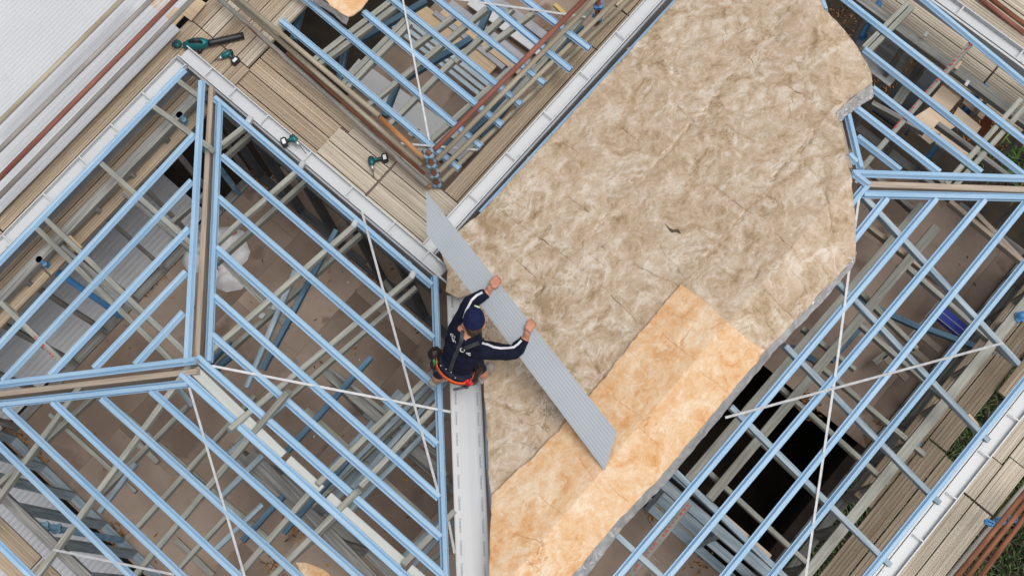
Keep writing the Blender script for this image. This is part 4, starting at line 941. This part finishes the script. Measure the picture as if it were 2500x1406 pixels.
# surface lookup for things worn on the shirt
from mathutils.bvhtree import BVHTree
bv = BVHTree.FromPolygons([Vector(c) for c in cov], [tuple(p.vertices) for p in bm_.polygons])
def drape(px, py, lift=.004):
    o = Vector((0, 0, HC)); r = ray(px, py).normalized(); h = bv.ray_cast(o, r)
    if h[0] is None: return None
    return h[0] + h[1] * lift if h[1].dot(r) < 0 else h[0] - h[1] * lift
def ribbon(name, pts, w, m, lift=.004, par=person, step=4):
    P = []
    for (a, b_) in zip(pts, pts[1:]):
        n = max(2, int(math.hypot(b_[0] - a[0], b_[1] - a[1]) / step))
        for k in range(n): P.append((a[0] + (b_[0] - a[0]) * k / n, a[1] + (b_[1] - a[1]) * k / n))
    P.append(pts[-1]); rows = []
    for i, p in enumerate(P):
        a, b_ = P[max(i - 1, 0)], P[min(i + 1, len(P) - 1)]; L = math.hypot(b_[0] - a[0], b_[1] - a[1]) or 1; nx, ny = -(b_[1] - a[1]) / L, (b_[0] - a[0]) / L
        row = [drape(p[0] + nx * w * t, p[1] + ny * w * t, lift) for t in (-.5, -.17, .17, .5)]
        if all(q is not None for q in row): rows.append(row)
    v = [q for r_ in rows for q in r_]; f = []
    for i in range(len(rows) - 1):
        for j in range(3): f.append((i * 4 + j, i * 4 + j + 1, (i + 1) * 4 + j + 1, (i + 1) * 4 + j))
    if len(v) < 8: return
    o0 = v[0].copy(); return link(name, mesh(name, [q - o0 for q in v], f, m, True), par, Matrix.Translation(o0))
ribbon('sleeve_stripe', [(1134, 794), (1132, 775), (1138, 758), (1147, 741), (1151, 733), (1163, 722), (1178, 714)], 5, STRIPE)
ribbon('sleeve_stripe', [(1176, 837), (1192, 842), (1206, 848), (1222, 850), (1240, 850), (1254, 848), (1265, 840), (1273, 831)], 5, STRIPE)
ribbon('harness_strap', [(1131, 806), (1127, 830), (1122, 845), (1112, 868), (1104, 890), (1100, 904)], 9, STRAPG, .006)
ribbon('harness_strap', [(1168, 836), (1150, 843), (1132, 850), (1118, 852)], 9, STRAPG, .007)
q = drape(1130, 853, .008)
if q: tube_obj('harness_ring', [q + Vector((.016 * math.cos(t), .016 * math.sin(t), .003)) for t in np.linspace(0, 6.2, 12)], .0045, STEEL, person, 6)
def printmark(polys, name='shirt_print', m=WPRINT, w=1.4):
    for pl in polys: ribbon(name, pl, w, m, .0035, step=2)
printmark([[(1101, 815), (1107, 816), (1106, 820), (1101, 819), (1101, 815)], [(1105, 821), (1112, 821), (1107, 834), (1104, 822)], [(1108, 833), (1111, 831), (1113, 836)], [(1138, 860), (1141, 864), (1143, 860)], [(1144, 864), (1149, 865)], [(1144, 861), (1149, 862)], [(1144, 861), (1144, 866), (1149, 867)]])
# cap: crown, brim, round emblem
def shell(c, r, rot, th0, n=16, lift=1.0):
    v = []; f = []; m = n * 2
    for i in range(n + 1):
        th = th0 * i / n
        for j in range(m):
            ph = math.pi * j / n; v.append(c + rot @ Vector((r[0] * math.sin(th) * math.cos(ph), r[1] * math.sin(th) * math.sin(ph), r[2] * math.cos(th))))
    for i in range(n):
        for j in range(m): f.append((i * m + j, (i + 1) * m + j, (i + 1) * m + (j + 1) % m, i * m + (j + 1) % m))
    return v, f
cv, cf = shell(headC + hu * .012 + look * .0, (.081, .102, .110), rotH, math.radians(97))
cap_ = link('cap', mesh('cap', [p - headC for p in cv], cf, CAPM, True), person, Matrix.Translation(headC))
bv_, bf_ = [], []
for i in range(11):
    a = math.radians(-62 + 12.4 * i)
    for j in range(4):
        r_ = .092 + .022 * j; x = math.sin(a) * (.079 + .004 * j); yy = math.cos(a) * r_ + .006
        bv_.append(headC + rotH @ Vector((x, yy, .006 - .012 * j - .10 * x * x / .08)))
for i in range(10):
    for j in range(3): bf_.append((i * 4 + j, i * 4 + j + 1, i * 4 + j + 5, i * 4 + j + 4))
link('brim', mesh('brim', [p - headC for p in bv_], bf_, CAPM, True), cap_, Matrix.Translation(headC))
em = []
for t in np.linspace(.6, 5.9, 16):
    a = Vector((.020 * math.cos(t) + .004, 0, .020 * math.sin(t)))
    d_ = Vector((a.x + .014, .046 + a.z * .75, .088 - a.z * .55)); u_ = Vector((d_.x / .081, d_.y / .102, d_.z / .110)).normalized(); em.append(headC + hu * .012 + rotH @ Vector((u_.x * .083, u_.y * .104, u_.z * .112)))
tube_obj('emblem', em, .0055, GPRINT, cap_, 6)
tube_obj('button', [headC + hu * .120, headC + hu * .127], [.008, .004], CAPM, cap_, 8)
# tool belt, pouches and tools
belt = []
for t in np.linspace(-2.5, 2.5, 30):
    c = hipC.lerp(neckB, -.05); belt.append(c + side * (.158 * math.sin(t)) - fwd * (.122 * math.cos(t)))
v = []; f = []
for p in belt: v += [p - ax * .022, p + ax * .022, (p - hipC) * 1.03 + hipC + ax * .022, (p - hipC) * 1.03 + hipC - ax * .022]
for i in range(len(belt) - 1):
    for j in range(4): f.append((i * 4 + j, i * 4 + (j + 1) % 4, i * 4 + 4 + (j + 1) % 4, i * 4 + 4 + j))
tb = link('tool_belt', mesh('tool_belt', [p - hipC for p in v], f, ORANGE, True), person, Matrix.Translation(hipC))
def pouch(px, py, z, sz, rot): return blob_box('pouch', U(px, py, z), sz, LEATH, tb, rot, .28)
a0 = math.atan2(side.y, side.x)
pouch(1064, 868, FZ + .66, (.10, .11, .12), a0); pouch(1066, 893, FZ + .60, (.08, .10, .13), a0 + .3); pouch(1150, 923, FZ + .58, (.13, .09, .14), a0 - .2); pouch(1166, 908, FZ + .60, (.07, .08, .12), a0); pouch(1112, 924, FZ + .62, (.11, .05, .08), a0); pouch(1132, 938, FZ + .5, (.10, .05, .12), a0 + .2)
for x0, y0, x1, y1 in ((1059, 877, 1061, 892), (1066, 880, 1066, 893)): tube_obj('green_tool_grip', [U(x0, y0, FZ + .76), U(x1, y1, FZ + .72)], [.009, .010], GREENG, tb, 8)
for x0, y0, x1, y1 in ((1131, 934, 1145, 927), (1137, 938, 1152, 930), (1142, 941, 1155, 935)): tube_obj('red_tool_grip', [U(x0, y0, FZ + .74), U(x1, y1, FZ + .76)], [.010, .011], REDG, tb, 8)
tube_obj('hammer_handle', [U(1109, 951, FZ + .45), U(1138, 945, FZ + .52), U(1150, 938, FZ + .6)], [.013, .011, .010], GREYP, tb, 8)
tube_obj('belt_hook', [U(1082, 922, FZ + .7), U(1092, 926, FZ + .7), U(1102, 929, FZ + .7)], [.008, .009, .008], STEEL, tb, 8)
for px, py in ((1081, 892), (1094, 897), (1104, 903), (1112, 914), (1080, 918), (1094, 922)):
    q = drape(px, py, .03)
    if q: tube_obj('rivet', [q, q + Vector((.006, .008, .004))], [.006, .005], STEEL, tb, 6)
for a, b_ in sole_pts:
    d_ = (b_ - a).normalized(); P = [a - d_ * .03 - up * .03, a.lerp(b_, .5) - up * .034, b_ + d_ * .028 - up * .028]
    tube_obj('shoe_sole', P, [.034, .040, .034], SOLE, person, 12)
q = toeR + (toeR - ankR).normalized() * .022
tube_obj('toe_cap', [toeR, q], [.034, .026], SOLE, person, 12)

# ================================================================== TOOLS
def drill(label, head, tip, back, batt, z, s=1.0, group='cordless drills'):
    H_, T_, K_, B_ = U(*head, z + .04), U(*tip, z + .035), U(*back, z + .04), U(*batt, z + .0)
    t = thing('cordless_drill', label, 'drill', (H_.x, H_.y, z))
    d = (T_ - H_).normalized()
    tube_obj('motor_housing', [K_ - d * .012, K_ - d * .004, K_, K_.lerp(H_, .55), H_, H_ + d * .012], [.014, .026, .031, .031, .026, .017], TEAL, t, 14)
    tube_obj('rear_cap', [K_ - d * .022, K_ - d * .006], [.018, .030], DARK, t, 14)
    c1 = H_ + d * .012; L = (T_ - c1).length
    tube_obj('chuck', [c1, c1 + d * .018, c1 + d * min(.045, L * .45)], [.020, .019, .010], STEEL, t, 12)
    tube_obj('drill_bit', [c1 + d * min(.04, L * .4), T_], [.0042, .003], DARK, t, 6)
    hb = B_ + Vector((0, 0, .035)); g0 = K_.lerp(H_, .35); e = (hb - g0)
    tube_obj('handle', [g0, g0 + e * .35, g0 + e * .7, g0 + e * .9], [.024, .019, .018, .022], DARK, t, 12)
    tube_obj('grip_panel', [g0 + e * .1 + Vector((0, 0, .012)), g0 + e * .6 + Vector((0, 0, .010))], [.016, .011], TEAL, t, 10)
    r = math.atan2(e.y, e.x)
    blob_box('battery', B_, (.055, .085, .062), DARK, t, r, .2); blob_box('battery_label', B_ + Vector((0, 0, .0625)), (.03, .045, .002), WPRINT, t, r, .1)
drill('teal cordless drill with battery lying on planks near the blower', (544, 138), (520, 151), (563, 128), (577, 153), DZ)
drill('dark cordless drill lying on the edge of the long white gutter', (722, 344), (748, 376), (714, 336), (696, 351), 2.75)
drill('teal cordless drill on the paler planks, bit pointing down the picture', (908, 402), (913, 434), (906, 388), (941, 389), DZ + .035)
# leaf blower
bz = DZ + .065
bl = thing('leaf_blower', 'teal and black cordless leaf blower lying on the corner planks', 'leaf blower', U(480, 110, DZ))
A_, B_, C_, D_ = U(448, 112, bz), U(476, 108, bz), U(509, 106, bz), U(592, 88, bz - .02)
tube_obj('motor_housing', [A_, A_.lerp(B_, .4), B_, B_.lerp(C_, .5), C_], [.030, .048, .060, .058, .034], TEAL, bl, 18)
n_seg = 14; pts = [C_.lerp(D_, i / n_seg) for i in range(n_seg + 1)]
tube_obj('nozzle_tube', pts, [.034 - .004 * (i % 2) + .002 * (i / n_seg) for i in range(n_seg + 1)], DARK, bl, 16)
tube_obj('nozzle_rim', [D_, D_ + (D_ - C_).normalized() * .012], [.036, .036], DARK, bl, 16)
tube_obj('handle', [U(462, 101, bz + .07), U(470, 99, bz + .10), U(484, 99, bz + .10), U(492, 104, bz + .06)], [.014, .016, .016, .014], DARK, bl, 10)
blob_box('battery', U(436, 112, bz - .06), (.07, .07, .08), TEAL, bl, .4, .25)
tube_obj('battery_latch', [U(428, 116, bz + .02), U(421, 112, bz + .02), U(421, 106, bz + .02), U(427, 103, bz + .02), U(434, 104, bz + .02)], .009, DARK, bl, 8)
q = (C_ - B_).normalized()
blob_box('housing_painted_highlight', U(497, 104, bz + .048), (.05, .035, .012), mat('teal_highlight', (0.03, 0.24, 0.27), None, .35), bl, .2, .3)  # paler block, a highlight put on the housing by colour
tube_obj('air_intake', [U(484, 122, bz - .02), U(494, 126, bz - .03)], [.03, .022], DARK, bl, 12)

# ================================================================== THINGS ON THE FLOOR AND ROUND ABOUT
# crumpled white bag
def crumple(label, cat, name, pts, z, h, m, seed):
    poly = [tuple(U(x, y, z + h * .4)[:2]) for x, y in pts]; cell = .02
    xs = [p[0] for p in poly]; ys = [p[1] for p in poly]; nx, ny = int((max(xs) - min(xs)) / cell) + 2, int((max(ys) - min(ys)) / cell) + 2
    gx, gy_ = np.meshgrid(min(xs) + np.arange(nx) * cell, min(ys) + np.arange(ny) * cell, indexing='ij'); ins = pip(gx, gy_, poly); bx, by, ds = nearest(gx, gy_, poly)
    ci = ins[:-1, :-1] | ins[1:, :-1] | ins[:-1, 1:] | ins[1:, 1:]; X = np.where(ins, gx, bx); Y = np.where(ins, gy_, by); ds = np.where(ins, ds, 0)
    Z = np.zeros_like(X)
    for i in range(nx):
        for j in range(ny):
            p = Vector((X[i, j] * 5 + seed, Y[i, j] * 5, seed)); r = 1 - abs(noise.noise(p * 1.1)) * 1.6; r2 = 1 - abs(noise.noise(p * 2.7)) * 1.8
            Z[i, j] = z + .01 + h * (1 - math.exp(-ds[i, j] / .07)) * (.55 + .3 * r + .18 * r2)
    v = [(X[i, j], Y[i, j], Z[i, j]) for i in range(nx) for j in range(ny)]; f = [(i * ny + j, (i + 1) * ny + j, (i + 1) * ny + j + 1, i * ny + j + 1) for i, j in np.argwhere(ci)]
    used = sorted({k for q in f for k in q}); re = {k: i for i, k in enumerate(used)}; c = Vector((float(np.mean(xs)), float(np.mean(ys)), z))
    return link(name, mesh(name, [Vector(v[k]) - c for k in used], [tuple(re[k] for k in q) for q in f], m, True), None, Matrix.Translation(c), label, cat)
bag = crumple('crumpled white woven bag on the brown floor under the left hip', 'bag', 'crumpled_bag', [(478, 560), (505, 550), (560, 548), (592, 560), (597, 585), (607, 610), (600, 630), (585, 645), (588, 665), (598, 690), (585, 702), (548, 709), (525, 700), (520, 680), (490, 665), (450, 655), (438, 635), (445, 610), (475, 600)], 0.0, .24, BAGM, 2.0)
for pl in (((562, 567), (575, 560), (580, 568), (568, 575)), ((484, 664), (496, 666), (494, 672), (485, 670)), ((526, 655), (532, 652), (535, 662))):
    p = [U(x, y, .22) for x, y in pl]; link('red_print', mesh('red_print', [q - p[0] for q in p], [tuple(range(len(p)))[::-1]], TAPE), bag, Matrix.Translation(p[0]))
# spare valley sheets, purlins and boards on the floor under the low roof
def flat_bar(name, label, cat, z, w, h, m, *ln, prof=None, group=None): 
    p0, p1 = U(ln[0], ln[1], z), U(ln[2], ln[3], z); return bar(name, p0, p1, prof or box(w, h), m, None, label=label, cat=cat, group=group)
flat_bar('spare_valley_sheet', 'pale grey spare valley sheet lying on the floor below the low roof', 'valley sheet', .14, .26, .01, WHITE, 858, 165, 1150, 378)
for i in range(4):
    o = i * 13
    flat_bar('steel_strip', ('pale blue steel strip on the floor, first of four from the left', 'pale blue steel strip on the floor, second of four', 'pale blue steel strip on the floor, third of four', 'pale blue steel strip on the floor, last of four beside pine boards')[i], 'steel strip', .30 + .012 * i, .05, .03, PBLUE, 958 + o, 62 - o * .75, 1168 + o, 228 - o * .75, group='pale blue steel strips')
for i, (ln, m, w2, lb) in enumerate((((1020, 20, 1205, 170), PINE, .16, 'beige board on the floor under the low roof beside blue strips'), ((1060, 30, 1230, 165), GREYP, .06, 'dark grey purlin lying on the beige boards, left one'), ((1085, 20, 1290, 180), PINE, .16, 'second beige board under the low roof with brown leaves on it'), ((1100, 5, 1320, 175), GREYP, .07, 'dark grey purlin lying on the beige boards, right one'), ((1150, 0, 1330, 130), WHITE, .14, 'wide pale steel folded strip near the top edge of the low roof'), ((1200, -10, 1340, 95), GREYP, .10, 'grey folded purlin at the top edge right of the low roof'))):
    flat_bar('floor_board' if m is PINE else 'purlin', lb, 'board' if m is PINE else 'purlin', .16 + .03 * (i % 2), w2, .04, m, *ln)
flat_bar('timber_board', 'dark timber board under the tan tubes at the low roof edge', 'board', 1.0, .1, .05, NAVYT, 1170, 330, 1290, 190)
flat_bar('yellow_pipe', 'yellow timber stake in the dark corner near the top scaffold post', 'stake', .3, .05, .05, YELT, 1355, 10, 1385, 40)
# floor things: fallen studs, offcut
for i, (ln, lb) in enumerate((((333, 1078, 384, 1128), 'short timber offcut on the floor below the left ridge'), ((427, 1316, 520, 1405), 'pale timber length on the floor near the bottom edge'), ((560, 640, 700, 790), 'pair of weathered studs lying beside the white bag'), ((900, 640, 960, 715), 'old board along the floor edge with leaf litter'))):
    flat_bar('loose_timber', lb, 'timber', .07, .06, .05, GREYT, *ln)
# blue crate, sawhorse frames
bc = thing('blue_trestle', 'scuffed royal blue folding step lying on the floor of the right wing', 'step stool', U(2330, 780, 0.1))
p = [U(x, y, .50) for x, y in ((2312, 750), (2364, 793), (2342, 818), (2290, 776))]
v = [q for q in p] + [q - Vector((0, 0, .10)) for q in p]
link('top', mesh('top', [q - p[0] for q in v], [(3, 2, 1, 0), (4, 5, 6, 7), (0, 1, 5, 4), (1, 2, 6, 5), (2, 3, 7, 6), (3, 0, 4, 7)], BOXB), bc, Matrix.Translation(p[0]))
mid = [(p[0] + p[3]) / 2, (p[1] + p[2]) / 2]; bar('edge_trim', mid[0] + up * .004, mid[1] + up * .004, box(.008, .004), WPRINT, bc); bar('edge_trim', p[3] + up * .003, p[2] + up * .003, box(.008, .004), WPRINT, bc)
for q in p: tube_obj('leg', [q - up * .1, Vector((q.x + (q.x - p[0].lerp(p[2], .5).x) * .3, q.y + (q.y - p[0].lerp(p[2], .5).y) * .3, .01))], .012, GREYP, bc, 8)
for i, (ln, lb) in enumerate((((2258, 775, 2305, 720), 'thin aluminium rod standing near the blue step'), ((2200, 842, 2258, 778), 'thin aluminium rod crossing the floor toward the blue step'))):
    tube_obj('rod', [U(ln[0], ln[1], .4), U(ln[2], ln[3], .45)], .008, GALV, None, 8, label=lb, cat='rod')
for i, (ln, lb) in enumerate((((2255, 820, 2295, 855), 'short pale trestle rail nearest the blue step'), ((2212, 838, 2265, 882), 'middle pale trestle rail on the right wing floor'), ((2160, 870, 2215, 925), 'pale trestle rail farthest down the right wing floor'), ((2135, 885, 2180, 850), 'grey trestle leg lying on the right wing floor'))):
    flat_bar('trestle_rail', lb, 'rail', .35, .07, .04, HIPB if i < 3 else GREYT, *ln)
# plywood stack outside the top right wall
pw = [((2324, 181), (2365, 216), (2312, 280), (2272, 242)), ((2372, 222), (2420, 262), (2398, 292), (2350, 250)), ((2340, 262), (2396, 310), (2378, 336), (2322, 290)), ((2270, 262), (2332, 310), (2296, 330), (2226, 290)), ((2300, 320), (2372, 372), (2352, 396), (2284, 350)), ((2240, 300), (2290, 340), (2270, 352), (2222, 312))]
lbs = ('largest pale plywood panel outside the top right wall', 'plywood panel beside the dark blue post', 'plywood panel in the middle of the pale stack', 'plywood panel nearest the blue tag', 'lowest plywood panel by the green weeds', 'small plywood strip at the left of the stack')
for i, q in enumerate(pw):
    p = [U(x, y, 1.95 + .021 * (i % 3)) for x, y in q]; v = p + [k - up * .02 for k in p]
    link('plywood_offcut', mesh('plywood_offcut', [k - p[0] for k in v], [(3, 2, 1, 0), (4, 5, 6, 7), (0, 1, 5, 4), (1, 2, 6, 5), (2, 3, 7, 6), (3, 0, 4, 7)], PLY), None, Matrix.Translation(p[0]), lbs[i], 'plywood', 'plywood panels outside')
for i, (ln, m, w2, lb) in enumerate((((2420, 270, 2395, 335), BRICK, .10, 'terracotta coloured timber beside the plywood'), ((2510, 235, 2420, 345), YELT, .05, 'upper yellow timber length at the right edge'), ((2516, 252, 2432, 352), YELT, .045, 'lower yellow timber length at the right edge'), ((2300, 90, 2190, 250), WEATH, .10, 'rough sawn timber leaning outside the top right wall'), ((2265, 85, 2210, 165), PINE, .03, 'thin pale batten by the dark tarpaulin'))):
    flat_bar('loose_timber', lb, 'timber', 1.6, w2, .04, m, *ln)
tp_ = [U(x, y, -.1) for x, y in ((2290, 110), (2330, 150), (2215, 330), (2130, 270))]
link('dark_tarpaulin', mesh('dark_tarpaulin', [k - tp_[0] for k in tp_] + [k - tp_[0] - up * .03 for k in tp_], [(3, 2, 1, 0), (4, 5, 6, 7), (0, 1, 5, 4), (1, 2, 6, 5), (2, 3, 7, 6), (3, 0, 4, 7)], mat('dark_deck_boards', (.012, .018, .026), (.03, .04, .05), .6, 0, 6, (1, 12, 1))), None, Matrix.Translation(tp_[0]), 'dark slatted panel lying outside the top right wall', 'panel')
# red printed caution marks on timbers
def redmarks(par, pl, x0, y0, x1, y1, n, w=5):
    random.seed(int(x0)); n = int(n * 1.6)
    for i in range(n):
        t = (i + .5) / n; x, y = x0 + (x1 - x0) * t, y0 + (y1 - y0) * t; d = math.hypot(x1 - x0, y1 - y0); ux, uy = (x1 - x0) / d, (y1 - y0) / d; a = d / n * random.uniform(.12, .40); b_ = w * random.uniform(.25, .8); x += random.uniform(-2, 2)
        p = [UP(x + ux * s_ * a - uy * t_ * b_, y + uy * s_ * a + ux * t_ * b_, pl, .004) for s_, t_ in ((-1, -1), (1, -.7), (.8, 1), (-.9, .8))]
        for q in p: q.z += .0006 * i
        link('red_print', mesh('red_print', [q - p[0] for q in p], [(3, 2, 1, 0)], TAPE), par, Matrix.Translation(p[0]))
redmarks(rf, 'P2', 80, 820, 140, 880, 6, 5)
p0, p1 = U(1690, 1228, .0), U(1575, 1350, .0)
tpz = 2.335
tap = bar('printed_strip', U(1684, 1228, tpz), U(1540, 1402, tpz), box(.06, .03), GREYT, None, label='grey timber strip with red printed marks beside the lower right battens', cat='timber')
redmarks(tap, tpz, 1684, 1228, 1545, 1396, 10, 6)
redmarks(rw, 'P6', 2372, 105, 2180, 316, 14, 4)
# leaf litter and small scraps
def litter(name, label, spots, n, z, cols, size=(.015, .035), spread=1.0):
    mb = MB()
    for (x, y, sx, sy) in spots:
        for i in range(n):
            c = Vector((x + random.gauss(0, sx), y + random.gauss(0, sy), z + random.uniform(.004, .02))); a = random.uniform(0, 6.28); l = random.uniform(*size); w_ = l * random.uniform(.18, .4)
            d = Vector((math.cos(a), math.sin(a), random.uniform(-.2, .3))); s_ = Vector((-math.sin(a), math.cos(a), random.uniform(-.3, .3)))
            mb.add([c - d * l, c + s_ * w_, c + d * l, c - s_ * w_ + Vector((0, 0, .004))], [(0, 3, 2, 1)], random.randrange(len(cols)))
    c = mb.v[0].copy(); o = mb.build(name, cols, None, c, kind='stuff', label=label, cat='leaves'); return o
LF = [mat('leaf_brown', (.22, .10, .035), (.30, .15, .05), .8), mat('leaf_orange', (.38, .18, .045), (.45, .24, .08), .8), mat('leaf_dark', (.10, .05, .025), None, .8)]
sp = [tuple(U(*q, 0)[:2]) + (.05, .05) for q in ((855, 625), (880, 650), (905, 675), (930, 690), (955, 715), (1020, 790), (380, 680), (350, 710), (400, 655), (320, 735), (300, 770), (250, 810), (290, 1300), (300, 1320), (270, 1280), (40, 1050), (55, 1080), (100, 1120), (20, 1040), (945, 1030), (965, 1010), (920, 1070), (760, 1250), (720, 1300), (660, 1380), (640, 440), (660, 470), (625, 430), (1965, 980), (1975, 990), (1700, 1340), (1705, 1380), (1590, 1260), (2150, 1030), (2120, 1070))]
litter('leaf_litter', 'brown fallen leaves gathered along floor edges and plates', sp, 26, 0.01, LF)
sc_ = [(random.uniform(-5.4, -1.2), random.uniform(-2.3, 1.3), .02, .02) for _ in range(170)] + [(random.uniform(-2.3, 1.2), random.uniform(3.9, 6), .02, .02) for _ in range(40)] + [(random.uniform(-5.2, -3.2), random.uniform(2.5, 7), .02, .02) for _ in range(50)]
litter('scattered_leaves', 'single dry leaves and twigs scattered over the brown floor', sc_, 1, 0.002, LF, (.012, .04))
WS = [WPRINT]; litter('white_scraps', 'tiny white scraps on the brown floor', [tuple(U(*q, 0)[:2]) + (.002, .002) for q in ((783, 820), (878, 880), (795, 1006), (768, 1066), (850, 690))], 2, .01, WS, (.012, .02))
# ground cover: grass and weeds in the lower right, leaf litter top right
GR = [mat('grass_green', (.03, .065, .013), (.05, .095, .018), .7), mat('grass_dark', (.012, .03, .008), None, .7), mat('grass_yellow', (.08, .095, .028), None, .7)]
def grass(name, label, x0, x1, y0, y1, n, z, cols, h=(.04, .14)):
    mb = MB()
    for i in range(n):
        x, y = random.uniform(x0, x1), random.uniform(y0, y1)
        if noise.noise(Vector((x * 2.2, y * 2.2, 3.))) < -.15 and random.random() < .8: continue
        a = random.uniform(0, 6.28); l = random.uniform(*h); d = Vector((math.cos(a), math.sin(a), 0)); s_ = Vector((-d.y, d.x, 0)) * random.uniform(.006, .016); c = Vector((x, y, z))
        mb.add([c - s_, c + s_, c + d * l * .45 + s_ * .8 + up * l * .7, c + d * l * .45 - s_ * .8 + up * l * .7, c + d * l + up * l * .55], [(0, 1, 2, 3), (3, 2, 4)], random.randrange(len(cols)))
    return mb.build(name, cols, None, Vector((x0, y0, z)), kind='stuff', label=label, cat='grass')
grass('grass', 'green grass and weeds on the ground below the lower right scaffold', 1.5, 5.2, -1.5, 7.0, 24000, GZ, GR, (.06, .2))
grass('weeds', 'bright green weeds beside the plywood stack at the right', .3, 2.2, 7.9, 9.5, 500, GZ, [GR[0], mat('fern_green', (.06, .16, .02), None, .6)], (.15, .4))
grass('ground_litter', 'dark brown leaf litter on the ground at the top right corner', -2.5, 3.5, 7.8, 12, 12000, GZ, [LF[0], LF[2], mat('litter_dark', (.05, .03, .015), None, .9)], (.02, .06))
